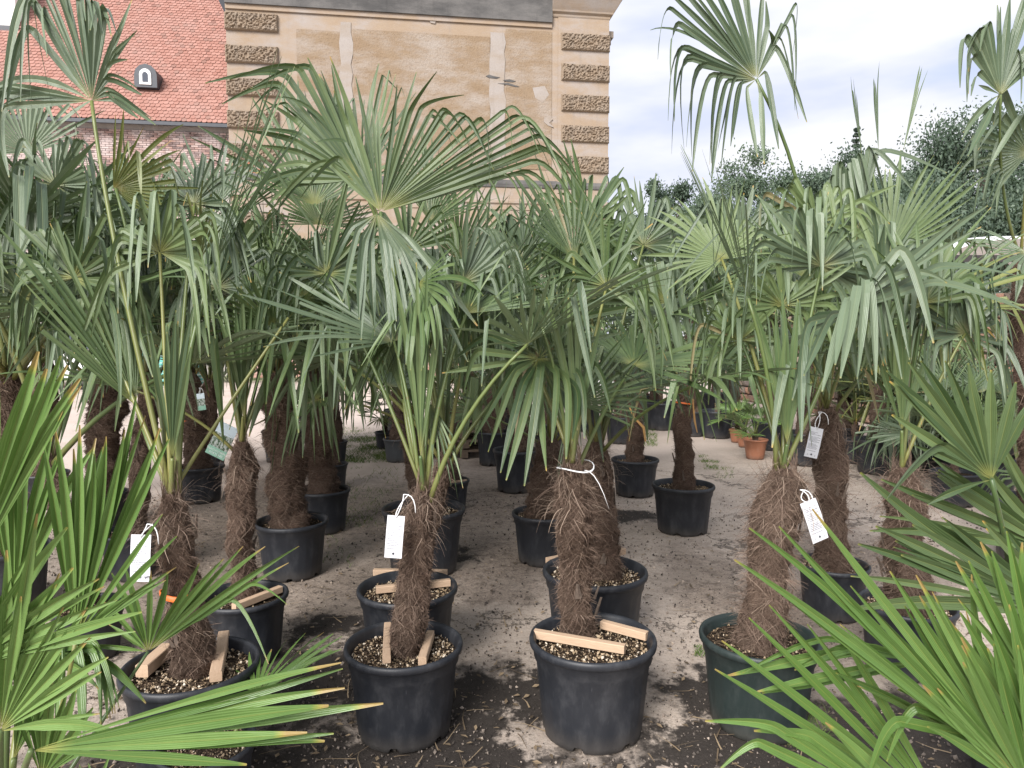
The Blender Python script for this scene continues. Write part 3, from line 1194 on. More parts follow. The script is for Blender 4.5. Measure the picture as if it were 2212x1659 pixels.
# ------------------------------------------------------------------ the ochre building
B_ROT = R_(8.0)
bu, bn = Vector((math.cos(B_ROT), math.sin(B_ROT), 0)), Vector((-math.sin(B_ROT), math.cos(B_ROT), 0))
_q = at(1308, 735, 30.0)
BQ = Vector((_q.x, _q.y, 0))


def bw(px, py, setback=0.0):
    """Picture point -> (along, up) on the building's front plane moved back by SETBACK."""
    d = ray(px, py)
    O = Vector((0, 0, CAM_H))
    t = (BQ + bn * setback - O).dot(bn) / d.dot(bn)
    p = O + d * t
    return (p - BQ).dot(bu), p.z


def plaster_material(name, a, b, grey, patch=0.5, grain=40, gb=0.3, weep=0.35):
    t = NT(name)
    o = t.obj()
    n1 = t.noise(0.6, 8, 0.66, t.mapped(o, (0.8, 1, 2.0)))
    n2 = t.noise(2.3, 6, 0.65, t.mapped(o, (0.6, 1, 1.5)))
    n3 = t.noise(grain, 4, 0.7, o)
    c = t.mix(n2, a, b)
    c = t.mix(t.math('MULTIPLY', t.smooth(n1, 0.40, 0.68), patch), c, grey)
    st = t.noise(1.4, 5, 0.6, t.mapped(o, (2.6, 1, 0.25)))
    c = t.mix(t.math('MULTIPLY', t.smooth(st, 0.5, 0.8), weep), c, tuple(x * 0.62 for x in grey))
    c = t.mix(t.math('MULTIPLY', t.smooth(n3, 0.52, 0.7), 0.32), c, tuple(x * 0.62 for x in a))
    return t.done(t.bsdf(c, 0.92, 0.12, t.bump(n3, gb, 0.03)))


M['ochre'] = plaster_material('ochre_plaster', (0.265, 0.19, 0.128), (0.335, 0.27, 0.205), (0.32, 0.285, 0.262), 0.95, 30, 0.25)
M['ochre_rough'] = plaster_material('rough_ochre_render', (0.20, 0.138, 0.086), (0.28, 0.212, 0.145), (0.325, 0.285, 0.25), 0.85, 15, 1.0, 0.2)
M['grey_plaster'] = plaster_material('grey_plaster', (0.285, 0.252, 0.228), (0.345, 0.312, 0.288), (0.27, 0.215, 0.16), 0.7, 25, 0.3)
M['dark_plaster'] = plaster_material('sooty_plaster', (0.075, 0.074, 0.074), (0.19, 0.18, 0.17), (0.05, 0.05, 0.05), 0.7, 25, 0.4)
M['quoin'] = plaster_material('quoin_stone', (0.20, 0.150, 0.105), (0.285, 0.220, 0.160), (0.27, 0.235, 0.20), 0.6, 20, 0.4)
M['brick_red'] = simple('red_brick', (0.36, 0.15, 0.10), 0.9, 0.15, 0.3, 9, 0.3)

bld = thing('old_building', 'tall old building of peeling ochre plaster with rough quoin blocks on its corners', 'building', BQ, None, (0, 0, B_ROT))
LEFT_A = bw(500, 500)[0]
TOPZ = 17.0
DEPTH = 14.0


def bbox_part(name, mat, x0, x1, z0, z1, y0, y1, parent=bld, kind=None):
    mb = MB()
    mb.box(((x0 + x1) / 2, (y0 + y1) / 2, (z0 + z1) / 2), (x1 - x0, y1 - y0, z1 - z0))
    return link(name, mb.mesh(name, M[mat]), parent)


bbox_part('wall', 'ochre', LEFT_A, 0, 0, TOPZ, 0, DEPTH)
# rough rendered panels framed by smooth plaster
pa = [(762, 1058), (1092, 1192), (640, 736)]
for xa, xb in pa:
    a0, z1 = bw(xa, 62)
    a1, _ = bw(xb, 62)
    _, z0 = bw((xa + xb) / 2, 366)
    bbox_part('render_panel', 'ochre_rough', a0, a1, z0, z1 - 0.02, -0.025, 0.01)
for xa, xb, yt, yb in ((736, 762, 48, 360), (1060, 1089, 70, 362)):
    a0, z1 = bw(xa, yt)
    a1, z0 = bw(xb, yb)
    mb = MB()
    vs, n_ = [], 14
    rr = random.Random(xa)
    for k in range(n_ + 1):
        z = z0 + (z1 - z0) * k / n_
        j0, j1 = rr.uniform(-0.10, 0.02), rr.uniform(-0.02, 0.10)
        vs += [(a0 + j0, -0.032, z), (a1 + j1, -0.032, z), (a0 + j0, 0.005, z), (a1 + j1, 0.005, z)]
    fs = []
    for k in range(n_):
        q = k * 4
        fs += [(q, q + 1, q + 5, q + 4), (q + 2, q, q + 4, q + 6), (q + 1, q + 3, q + 7, q + 5)]
    fs += [(n_ * 4, n_ * 4 + 1, n_ * 4 + 3, n_ * 4 + 2)]
    mb.add(vs, fs)
    link('repair_strip', mb.mesh('repair_strip', M['grey_plaster']), bld)
# frieze and cornice
a, z = bw(850, 22)
_, zc = bw(1190, 34)
bbox_part('frieze', 'dark_plaster', LEFT_A + 0.002, bw(1192, 20)[0], z - 0.15, z + 2.2, -0.16, 0.02)
bbox_part('frieze_moulding', 'ochre', LEFT_A + 0.004, bw(1192, 20)[0] - 0.003, z - 0.33, z - 0.15, -0.075, 0.015)


def flared(name, mat, prof, x0, x1, side=True):
    """A cornice block: profile of (outward, up) pairs swept along the front and returned round the right-hand corner."""
    mb = MB()
    vs = []
    for o_, z_ in prof:
        vs += [(x0, -o_, z_), (x1 + (o_ if side else 0), -o_, z_), (x1 + (o_ if side else 0), DEPTH * 0.5, z_), (x0, DEPTH * 0.02, z_)]
    fs = []
    for k in range(len(prof) - 1):
        q = k * 4
        fs += [(q, q + 1, q + 5, q + 4), (q + 1, q + 2, q + 6, q + 5), (q + 3, q, q + 4, q + 7)]
    mb.add(vs, fs)
    return link(name, mb.mesh(name, M[mat]), bld)


zq = bw(1260, 40)[1]
flared('cornice', 'ochre', [(0.03, zq - 0.02), (0.06, zq + 0.03), (0.06, zq + 0.10), (0.16, zq + 0.16), (0.18, zq + 0.22), (0.26, zq + 0.34), (0.42, zq + 0.60), (0.50, zq + 0.72),
                            (0.54, zq + 0.76), (0.54, zq + 1.2), (0.0, zq + 1.25)], bw(1192, 20)[0], 0.0)
flared('pier', 'ochre', [(0.028, bw(1250, 400)[1]), (0.028, zq - 0.0)], bw(1205, 200)[0], 0.0)
# corbel beyond the right-hand corner
mb = MB()
mb.box((0.14, 0.6, bw(1316, 66)[1]), (0.36, 0.5, 0.25))
mb.box((0.10, 0.6, bw(1316, 80)[1]), (0.24, 0.44, 0.30))
link('corbel', mb.mesh('corbel', M['grey_plaster']), bld)
# string course and lower storey
zs = bw(1000, 400)[1]
flared('string_course', 'dark_plaster', [(0.0, zs - 0.05), (0.05, zs - 0.03), (0.07, zs + 0.10), (0.02, zs + 0.26), (0.0, zs + 0.27)], LEFT_A + 0.001, 0.0)
zp = bw(1000, 440)[1]
flared('plinth_moulding', 'ochre', [(0.0, zp - 0.22), (0.04, zp - 0.20), (0.04, zp), (0.11, zp + 0.06), (0.11, zp + 0.16), (0.0, zp + 0.22)], LEFT_A + 0.003, 0.0)


def quoin_mesh(w, h, seed):
    """A vermiculated block: a raised face eaten by worm-like holes inside a plain border."""
    mb = MB()
    NX, NZ = 60, 22
    vs = []
    for j in range(NZ + 1):
        for i in range(NX + 1):
            x, z = w * i / NX, h * j / NZ
            e = min(i, NX - i, j, NZ - j)
            y = -0.11
            if e == 0:
                y = -0.02
            elif e == 1:
                y = -0.105
            else:
                d = noise.noise(Vector((x * 12 + seed * 9, z * 15, seed))) + 0.5 * noise.noise(Vector((x * 21, z * 21, seed + 4)))
                y = -0.105 - 0.02 + 0.06 * max(-0.35, min(1, d * 2.4))
            vs.append((x, y, z))
    fs = [(j * (NX + 1) + i, j * (NX + 1) + i + 1, (j + 1) * (NX + 1) + i + 1, (j + 1) * (NX + 1) + i) for j in range(NZ) for i in range(NX)]
    b = len(vs)
    vs += [(0, 0.01, 0), (w, 0.01, 0), (w, 0.01, h), (0, 0.01, h)]
    c0, c1, c2, c3 = 0, NX, NZ * (NX + 1) + NX, NZ * (NX + 1)
    fs += [(c0, b, b + 1, c1), (c1, b + 1, b + 2, c2), (c2, b + 2, b + 3, c3), (c3, b + 3, b, c0)]
    mb.add(vs, fs)
    return mb.mesh('quoin', M['quoin'])


qs = [(1212, 1309, 71.5 + 66.2 * k, 108 + 66.2 * k) for k in range(5)]
qs += [(498 + k, 600 + k * 0.8, 27 + 70.5 * k, 65 + 70.5 * k) for k in range(5)]
qs += [(520, 612, 458 + 55 * k, 490 + 55 * k) for k in range(3)] + [(1212, 1309, 462 + 62 * k, 497 + 62 * k) for k in range(3)]
for k, (x0, x1, y0, y1) in enumerate(qs):
    a0, z1 = bw(x0, (y0 + y1) / 2 - (y1 - y0) / 2)
    a1, _ = bw(x1, y0)
    _, z0 = bw(x0, y1)
    if x1 > 1300:
        a1 = 0.06
    if x0 < 510:
        a0 = LEFT_A - 0.04
    link('quoin', quoin_mesh(a1 - a0, z1 - z0, k), bld, (a0, -0.03, z0))


def flake(name, mat, pts, y=-0.045, th=0.05):
    """A ragged scar in the plaster, as a thin irregular plate."""
    mb = MB()
    ps = [bw(x, yy) for x, yy in pts]
    n_ = len(ps)
    vs = [(a_, y, z_) for a_, z_ in ps] + [(a_, y + th, z_) for a_, z_ in ps]
    fs = [tuple(range(n_))] + [(i, i + n_, (i + 1) % n_ + n_, (i + 1) % n_) for i in range(n_)]
    mb.add(vs, fs)
    return link(name, mb.mesh(name, M[mat]), bld)


flake('plaster_scar', 'dark_plaster', [(1049, 165), (1056, 162), (1066, 165), (1080, 168), (1072, 171), (1056, 169)])
flake('plaster_scar', 'dark_plaster', [(1086, 174), (1100, 172), (1114, 176), (1108, 178), (1094, 177)])
flake('plaster_scar', 'dark_plaster', [(1075, 181), (1098, 180), (1122, 188), (1112, 188), (1096, 184)])
flake('plaster_scar', 'grey_plaster', [(1176, 254), (1186, 250), (1194, 258), (1186, 266), (1196, 276), (1184, 272), (1174, 264)])
flake('plaster_scar', 'grey_plaster', [(924, 36), (934, 34), (942, 42), (940, 52), (930, 50)])
flake('plaster_scar', 'grey_plaster', [(1150, 190), (1176, 186), (1186, 205), (1172, 222), (1156, 212)], -0.03, 0.03)
flake('brick_patch', 'brick_red', [(508, 350), (530, 346), (552, 350), (548, 358), (524, 361)], -0.03, 0.03)
flake('brick_patch', 'brick_red', [(538, 368), (556, 364), (570, 370), (556, 376), (540, 374)], -0.03, 0.03)
# dark metal gutter head under the eaves at the left-hand corner
mb = MB()
_a, _z = bw(488, 20)
mb.add([(_a - 0.25, -0.05, _z + 0.3), (_a + 0.22, -0.05, _z + 0.4), (_a + 0.22, 0.35, _z + 0.4), (_a - 0.25, 0.35, _z + 0.3),
        (_a + 0.05, 0.1, _z - 0.35), (_a + 0.22, 0.1, _z - 0.32), (_a + 0.22, 0.3, _z - 0.32), (_a + 0.05, 0.3, _z - 0.35)],
       [(0, 1, 2, 3), (0, 4, 5, 1), (1, 5, 6, 2), (2, 6, 7, 3), (3, 7, 4, 0), (4, 7, 6, 5)])
M['lead'] = simple('dark_sheet_metal', (0.05, 0.055, 0.065), 0.5, 0.4, 0.3, 6)
link('gutter_head', mb.mesh('gutter_head', M['lead']), bld)

# ------------------------------------------------------------------ the tiled house to its left
M['tile'] = None


def tile_material():
    t = NT('clay_roof_tile')
    uv = t.n('ShaderNodeUVMap').outputs[0]
    sep = t.n('ShaderNodeSeparateXYZ')
    t.l(uv, sep.inputs[0])
    oi = t.n('ShaderNodeObjectInfo').outputs['Random']
    r = t.math('FRACT', t.math('ADD', sep.outputs[0], oi))
    c = t.ramp(r, [(0, (0.30, 0.150, 0.118)), (0.5, (0.335, 0.175, 0.14)), (0.88, (0.365, 0.20, 0.163)), (0.95, (0.27, 0.155, 0.125)), (1, (0.22, 0.115, 0.092))])
    nz = t.noise(0.7, 5, 0.6, t.pos())
    c = t.mix(t.math('MULTIPLY', t.smooth(nz, 0.45, 0.7), 0.4), c, (0.33, 0.215, 0.185))
    return t.done(t.bsdf(c, 0.85, 0.2))


M['tile'] = tile_material()
M['mortar'] = plaster_material('old_lime_mortar', (0.36, 0.325, 0.30), (0.50, 0.46, 0.43), (0.30, 0.28, 0.27), 0.5, 12, 0.5)


def brick_material(name, stops, zlo=None):
    t = NT(name)
    uv = t.n('ShaderNodeUVMap').outputs[0]
    sep = t.n('ShaderNodeSeparateXYZ')
    t.l(uv, sep.inputs[0])
    oi = t.n('ShaderNodeObjectInfo').outputs['Random']
    r = t.math('FRACT', t.math('ADD', sep.outputs[0], oi))
    c = t.ramp(r, stops)
    nz = t.noise(1.3, 5, 0.65, t.pos())
    c = t.mix(t.math('MULTIPLY', t.smooth(nz, 0.42, 0.64), 0.75), c, (0.52, 0.44, 0.42))
    return t.done(t.bsdf(c, 0.92, 0.12, t.bump(t.noise(30, 3, 0.6, t.pos()), 0.4, 0.02)))


M['brick'] = brick_material('weathered_brick', [(0, (0.12, 0.085, 0.08)), (0.35, (0.24, 0.165, 0.15)), (0.7, (0.33, 0.21, 0.18)), (1, (0.42, 0.33, 0.30))])
M['brick2'] = brick_material('garden_wall_brick', [(0, (0.24, 0.12, 0.09)), (0.5, (0.36, 0.18, 0.135)), (1, (0.46, 0.29, 0.24))])
M['white_wall'] = simple('white_wall_paint', (0.72, 0.70, 0.68), 0.85, 0.15, 0.08, 2)
M['white_paint'] = simple('white_paint', (0.80, 0.80, 0.79), 0.5, 0.3, 0.04, 4)
M['dark_glass'] = simple('dark_window', (0.055, 0.065, 0.085), 0.15, 0.6, 0.3, 2)

SB = 0.45                                  # the house front stands a little behind the ochre front
aR, zE = bw(503, 268, SB - 0.4)            # eaves
house = thing('tiled_house', 'long brick house under a steep red beaver-tail tiled roof with a tiny dormer', 'house',
              BQ + bu * (aR - 0.02) + bn * SB, None, (0, 0, B_ROT))
HL = 24.0
bbox_part('wall', 'mortar', -HL, 0.0, 0, zE - 0.02, 0.0, 9.0, house)
ROOF_A = R_(50)
SLOPE = 11.6
# brick wall: the bricks that can be seen, the nearest 300 as single bricks
BL, BH = 0.27, 0.083
bm_ = MB()
bm_.box((0, 0, 0), (BL - 0.018, 0.05, BH - 0.016))
BRICK = bm_.mesh('brick', M['brick'])
rngb = random.Random(4)
rest = MB()
cnt = 0
z = zE - 0.30
row = 0
while z > 3.2:
    x = -0.16 - (row % 2) * BL / 2
    while x > -10.8:
        if rngb.random() > 0.04 and not (z < zE - 2.6 and noise.noise(Vector((x * 0.5, z * 0.5, 7))) > 0.22):
            dy = rngb.uniform(-0.012, 0.008)
            if cnt < 300 and x > -5.2:
                link('brick', BRICK, house, (x, -0.012 + dy, z))
                cnt += 1
            else:
                rest.box((x, -0.012 + dy, z), (BL - 0.018, 0.05, BH - 0.016), None, (rngb.random(), 0))
        x -= BL
    z -= BH
    row += 1
tag(link('brickwork', rest.mesh('brickwork', M['brick']), house), kind='stuff')
# roof: boards below, tiles on top
rf_x = Vector((1, 0, 0))
rf_v = Vector((0, math.cos(ROOF_A), math.sin(ROOF_A)))
rf_n = Vector((0, -math.sin(ROOF_A), math.cos(ROOF_A)))
E0 = Vector((0.0, -0.40, zE))
mb = MB()
c4 = [E0 - rf_n * 0.02, E0 - rf_n * 0.02 - rf_x * HL, E0 - rf_n * 0.02 - rf_x * HL + rf_v * SLOPE, E0 - rf_n * 0.02 + rf_v * SLOPE]
c4b = [p - rf_n * 0.15 for p in c4]
mb.add(c4 + c4b, [(0, 3, 2, 1), (4, 5, 6, 7), (0, 1, 5, 4), (3, 0, 4, 7), (2, 3, 7, 6), (1, 2, 6, 5)])
M['roof_board'] = simple('dark_eaves', (0.045, 0.04, 0.04), 0.8, 0.2, 0.3, 4)
roof = link('roof', mb.mesh('roof', M['roof_board']), house)
bbox_part('gutter', 'lead', -HL, -0.01, zE - 0.16, zE - 0.03, -0.52, -0.41, house)
TW, TE = 0.186, 0.215
prof_t = [(-TW * .47, 0.10), (-TW * .44, 0.045), (-TW * .30, 0.012), (0, 0.0), (TW * .30, 0.012), (TW * .44, 0.045), (TW * .47, 0.10), (TW * .47, TE * 1.45), (-TW * .47, TE * 1.45)]


def tile_geo(mb, org, lift, u):
    top = [org + rf_x * x + rf_v * y + rf_n * (lift + 0.034 - 0.034 * y / (TE * 1.45)) for x, y in prof_t]
    bot = [p - rf_n * 0.022 for p in top[:7]]
    vs = top + bot
    fs = [tuple(range(9))] + [(i + 1, i, 9 + i, 10 + i) for i in range(6)]
    mb.add(vs, fs, [(u, 0)] * len(vs))


tb = MB()
tile_geo(tb, Vector((0, 0, 0)), 0.0, 0.0)
TILE = tb.mesh('roof_tile', M['tile'])
tiles = MB()
rngt = random.Random(8)
cnt = 0
rows_n = int((SLOPE - 0.3) / TE)
for j in range(rows_n):
    x = -0.10 - (j % 2) * TW / 2
    k = 0
    while x > -13.2:
        org = E0 + rf_x * (x + rngt.uniform(-.006, .006)) + rf_v * (j * TE + rngt.uniform(-.008, .008))
        lift = rngt.uniform(0.0, 0.008)
        if cnt < 300 and x > -5.6 and j < 14:
            link('roof_tile', TILE, house, org + rf_n * lift)
            cnt += 1
        else:
            tile_geo(tiles, org, lift, rngt.random())
        x -= TW
tag(link('roof_tiles', tiles.mesh('roof_tiles', M['tile']), house), kind='stuff')


def on_roof(px, py):
    """Picture point -> local point on the roof plane of the house."""
    Mw = Matrix.Translation(BQ + bu * (aR - 0.02) + bn * SB) @ Matrix.Rotation(B_ROT, 4, 'Z')
    o_, n_ = Mw @ E0, Mw.to_3x3() @ rf_n
    d = ray(px, py)
    O = Vector((0, 0, CAM_H))
    t = (o_ - O).dot(n_) / d.dot(n_)
    return Mw.inverted() @ (O + d * t)


# dormer
dpt = on_roof(321, 194)
dm = MB()
W2, HH = 0.42, 0.86
arch = [(-W2, 0), (W2, 0), (W2, HH * 0.55)] + [(W2 * math.cos(a_), HH * 0.55 + 0.42 * math.sin(a_)) for a_ in (R_(30), R_(60), R_(90), R_(120), R_(150))] + [(-W2, HH * 0.55)]
na = len(arch)
dm.add([(x, -0.30, z) for x, z in arch] + [(x, 1.0, z) for x, z in arch],
       [tuple(range(na))] + [(i, i + na, (i + 1) % na + na, (i + 1) % na) for i in range(na)])
dorm = link('dormer', dm.mesh('dormer', M['lead']), house, dpt)


def arched(name, mat, w, h, y0, y1, z0, parent, loc=(0, 0, 0)):
    m_ = MB()
    pr = [(-w, 0), (w, 0)] + [(w * math.cos(a_), h - w + w * math.sin(a_)) for a_ in [R_(q) for q in (0, 30, 60, 90, 120, 150, 180)]]
    k_ = len(pr)
    m_.add([(x, y0, z0 + z) for x, z in pr] + [(x, y1, z0 + z) for x, z in pr],
           [tuple(range(k_))] + [(i, i + k_, (i + 1) % k_ + k_, (i + 1) % k_) for i in range(k_)])
    return link(name, m_.mesh(name, M[mat]), parent, loc)


arched('window_frame', 'white_paint', 0.215, 0.60, -0.34, -0.29, 0.10, dorm)
arched('pane', 'dark_glass', 0.105, 0.38, -0.355, -0.33, 0.19, dorm)
# white chimney block at the far left of the roof
cpt = on_roof(4, 60)
chim = MB()
chim.box((0, 0.5, 1.3), (1.15, 1.1, 2.6))
ch = link('chimney', chim.mesh('chimney', M['white_wall']), house, cpt)
fl = MB()
fl.box((0, 0.40, -0.12), (1.35, 1.1, 0.34))
link('flashing', fl.mesh('flashing', M['lead']), ch)

# ------------------------------------------------------------------ low brick garden wall, timber posts
lw_l, lw_r = at(508, 806, 27.0), at(1015, 806, 28.6)
lw_l.z = lw_r.z = 0
lowwall = thing('garden_wall', 'low reddish brick wall standing on the grass before the ochre building', 'wall', lw_l, None,
                (0, 0, math.atan2(lw_r.y - lw_l.y, lw_r.x - lw_l.x)))
LWL = (lw_r - lw_l).length
mb = MB()
mb.box((LWL / 2, 0.15, 0.56), (LWL, 0.24, 1.12))
link('wall_core', mb.mesh('wall_core', M['mortar']), lowwall)
b2 = MB()
b2.box((0, 0, 0), (0.255, 0.06, 0.105))
BRICK2 = b2.mesh('brick', M['brick2'])
rest = MB()
cnt = 0
for j in range(10):
    x = 0.13 + (j % 2) * 0.135
    while x < LWL - 0.1:
        if cnt < 300 and 2.6 < x < 5.2:
            link('brick', BRICK2, lowwall, (x, 0.02 + rngb.uniform(-.01, .01), 0.06 + j * 0.118))
            cnt += 1
        else:
            rest.box((x, 0.02, 0.06 + j * 0.118), (0.255, 0.06, 0.105), None, (rngb.random(), 0))
        x += 0.27
tag(link('brickwork', rest.mesh('brickwork', M['brick2']), lowwall), kind='stuff')
for px, pt, lab in ((725, 742, 'plain brown timber post standing in front of the low brick wall'),
                    (522, 750, 'short thick stone gatepost at the left end of the low brick wall')):
    g = at(px, 812, 25.5)
    hgt = at(px, pt, 25.5).z
    mb = MB()
    if 'stone' in lab:
        mb.box((0, 0, hgt / 2), (0.36, 0.36, hgt))
        mb.box((0, 0, hgt + 0.03), (0.44, 0.44, 0.08))
        tag(link('gatepost', mb.mesh('gatepost', M['brick2']), None, (g.x, g.y, 0)), lab, 'gatepost')
    else:
        mb.box((0, 0, hgt / 2), (0.22, 0.22, hgt))
        mb.add([(-0.11, -0.11, hgt), (0.11, -0.11, hgt), (0.11, 0.11, hgt), (-0.11, 0.11, hgt), (0, 0, hgt + 0.08)], [(0, 1, 4), (1, 2, 4), (2, 3, 4), (3, 0, 4)])
        tag(link('timber_post', mb.mesh('timber_post', M['post_wood']), None, (g.x, g.y, 0)), lab, 'post')

# ------------------------------------------------------------------ rubble wall on the right


def stone_material():
    t = NT('rubble_stone')
    oi = t.n('ShaderNodeObjectInfo').outputs['Random']
    uv = t.n('ShaderNodeUVMap').outputs[0]
    sep = t.n('ShaderNodeSeparateXYZ')
    t.l(uv, sep.inputs[0])
    r = t.math('FRACT', t.math('ADD', sep.outputs[0], oi))
    c = t.ramp(r, [(0, (0.075, 0.06, 0.052)), (0.3, (0.19, 0.145, 0.115)), (0.55, (0.30, 0.165, 0.115)), (0.75, (0.33, 0.26, 0.20)), (1, (0.16, 0.135, 0.12))])
    nz = t.noise(9, 5, 0.65, t.pos())
    c = t.mix(t.math('MULTIPLY', t.smooth(nz, 0.5, 0.75), 0.45), c, (0.10, 0.09, 0.075))
    return t.done(t.bsdf(c, 0.95, 0.12, t.bump(nz, 0.8, 0.03)))


M['stone'] = stone_material()
M['wall_core'] = simple('earthy_mortar', (0.13, 0.105, 0.085), 0.95, 0.1, 0.3, 6, 0.5)
rw_a, rw_b = at(1560, 868, 19.0), at(2330, 1010, 9.3)
rw_a.z = rw_b.z = 0
RWL = (rw_b - rw_a).length
rwall = thing('rubble_wall', 'rough rubble wall of brown and red stones behind the palms and tubs', 'wall', rw_a, None,
              (0, 0, math.atan2(rw_b.y - rw_a.y, rw_b.x - rw_a.x)))
mb = MB()
mb.box((RWL / 2, 0.25, 1.1), (RWL, 0.42, 2.2))
link('wall_core', mb.mesh('wall_core', M['wall_core']), rwall)


def stone_geo(mb, c, w, h, rng, u):
    vs = []
    for x, z, s_ in ((-1, -1, 0), (1, -1, 0), (1, 1, 0), (-1, 1, 0)):
        vs.append((c[0] + x * w / 2 * rng.uniform(.82, 1), 0.06, c[2] + z * h / 2 * rng.uniform(.8, 1)))
    for x, z in ((-1, -1), (1, -1), (1, 1), (-1, 1)):
        vs.append((c[0] + x * w / 2 * rng.uniform(.68, .9), -rng.uniform(.02, .07), c[2] + z * h / 2 * rng.uniform(.6, .88)))
    vs.append((c[0] + rng.uniform(-.2, .2) * w, -rng.uniform(.06, .10), c[2]))
    fs = [(0, 1, 5, 4), (1, 2, 6, 5), (2, 3, 7, 6), (3, 0, 4, 7), (4, 5, 8), (5, 6, 8), (6, 7, 8), (7, 4, 8)]
    mb.add(vs, fs, [(u, 0)] * 9)


rngw = random.Random(21)
STONES = []
for k in range(14):
    m_ = MB()
    stone_geo(m_, (0, 0, 0), rngw.uniform(.85, 1.0), 0.98, rngw, 0)
    STONES.append(m_.mesh('stone', M['stone']))
rest = MB()
cnt = 0
z = 0.0
while z < 2.15:
    hh = rngw.uniform(0.13, 0.22)
    x = rngw.uniform(-0.2, 0)
    while x < RWL:
        w = rngw.uniform(0.16, 0.42)
        if cnt < 300 and x > 3.0:
            link('stone', rngw.choice(STONES), rwall, (x + w / 2, 0.0, z + hh / 2), (0, rngw.uniform(-.04, .04), 0), (w, 1, hh))
            cnt += 1
        else:
            stone_geo(rest, (x + w / 2, 0, z + hh / 2), w, hh, rngw, rngw.random())
        x += w
    z += hh
tag(link('stonework', rest.mesh('stonework', M['stone']), rwall), kind='stuff')

# ------------------------------------------------------------------ background trees


def tree_leaf_material(name, a, b):
    t = NT(name)
    uv = t.n('ShaderNodeUVMap').outputs[0]
    sep = t.n('ShaderNodeSeparateXYZ')
    t.l(uv, sep.inputs[0])
    c = t.mix(sep.outputs[0], a, b)
    bs = t.bsdf(c, 0.5, 0.4)
    tr = t.n('ShaderNodeBsdfTranslucent')
    t.l(t.mix(0.5, c, (0.12, 0.2, 0.04)), tr.inputs['Color'])
    mx = t.n('ShaderNodeMixShader')
    mx.inputs[0].default_value = 0.2
    t.l(bs, mx.inputs[1])
    t.l(tr.outputs[0], mx.inputs[2])
    return t.done(mx.outputs[0])


M['tree_leaf'] = tree_leaf_material('tree_leaves', (0.060, 0.095, 0.065), (0.135, 0.185, 0.115))
M['tree_dark'] = tree_leaf_material('dark_tree_leaves', (0.050, 0.080, 0.056), (0.120, 0.165, 0.112))
M['needle'] = tree_leaf_material('conifer_needles', (0.010, 0.022, 0.014), (0.035, 0.058, 0.032))
M['bark'] = simple('tree_bark', (0.10, 0.08, 0.065), 0.9, 0.15, 0.4, 4, 0.5)


def leaf_quad(mb, p, size, rng, u):
    q = Euler((rng.uniform(0, 6.3), rng.uniform(0, 6.3), rng.uniform(0, 6.3))).to_matrix()
    s = size * rng.uniform(0.6, 1.3)
    mb.add([p + q @ Vector((-s, 0, 0)), p + q @ Vector((0, -s * .5, s * .12)), p + q @ Vector((s, 0, 0)), p + q @ Vector((0, s * .5, s * .12))],
           [(0, 1, 2, 3)], [(u, 0)] * 4)


def broad_tree(label, base, H, Rx, seed, mat='tree_leaf', trunk_h=0.35, clumps=60, per=110, leaf=0.16, group=None, gap=0.0):
    rng = random.Random(seed)
    root = thing('broadleaf_tree', label, 'tree', base, group)
    tb_, cb = MB(), MB()
    tb_.tube([(0, 0, -0.1), (0.05, 0, H * trunk_h * .5), (0.1, 0.05, H * trunk_h), (0.05, 0, H * 0.72)], [H * .028, H * .022, H * .018, H * .006], 8)
    cz = H * (trunk_h + 1) / 2
    hz = H * (1 - trunk_h) / 2
    for k in range(clumps):
        for _ in range(50):
            d = Vector((rng.uniform(-1, 1), rng.uniform(-1, 1), rng.uniform(-1, 1)))
            if 0.45 < d.length < 1:
                break
        c = Vector((d.x * Rx, d.y * Rx, cz + d.z * hz))
        if k % 2 == 0:
            st = Vector((0.08, 0.02, H * (trunk_h + rng.uniform(-.05, .3))))
            mid_ = (st + c) / 2 + Vector((0, 0, -0.05 * H))
            tb_.tube(bez(st, mid_, c, 6), [H * .008 * (1 - .15 * q) for q in range(6)], 5)
        cr = Rx * rng.uniform(0.16, 0.34)
        tone = rng.uniform(0, 0.5)
        for _ in range(int(per * 4.6 * rng.uniform(.6, 1.3))):
            o_ = Vector((rng.gauss(0, 1), rng.gauss(0, 1), rng.gauss(0, .75))) * cr * .55
            leaf_quad(cb, c + o_, leaf * 0.8, rng, min(1, tone + rng.uniform(0, .5)))
    link('trunk', tb_.mesh('trunk', M['bark'], True), root)
    link('crown', cb.mesh('crown', M[mat]), root)
    return root


def gp(px, Y):
    p = at(px, 735, Y)
    return Vector((p.x, Y, 0))


def zt(py, Y):
    return at(1106, py, Y).z


G_T = 'trees beyond the rubble wall'
broad_tree('airy tree with thin open crown behind the drooping tall palm leaf', gp(1600, 46), zt(325, 46), 3.1, 31, 'tree_leaf', 0.30, 46, 80, 0.13, G_T)
broad_tree('rounded dense tree just right of the tall leaning palm stalk', gp(1800, 52), zt(318, 52), 3.3, 32, 'tree_dark', 0.25, 60, 110, 0.14, G_T)
broad_tree('tall dark tree filling the sky gap behind the right-hand tall palm', gp(2110, 44), zt(222, 44), 4.4, 33, 'tree_dark', 0.22, 90, 130, 0.14, G_T)
broad_tree('small bushy tree low beside the right corner of the ochre building', gp(1425, 55), zt(372, 55), 2.6, 34, 'tree_dark', 0.2, 40, 110, 0.15, G_T)
broad_tree('dark shady tree spreading low above the white canopy', gp(1950, 34), zt(395, 34), 4.2, 35, 'tree_dark', 0.18, 80, 130, 0.12, G_T)
broad_tree('deep green tree behind the canopy at the right picture edge', gp(2290, 32), zt(330, 32), 4.0, 36, 'tree_dark', 0.2, 80, 130, 0.12, G_T)
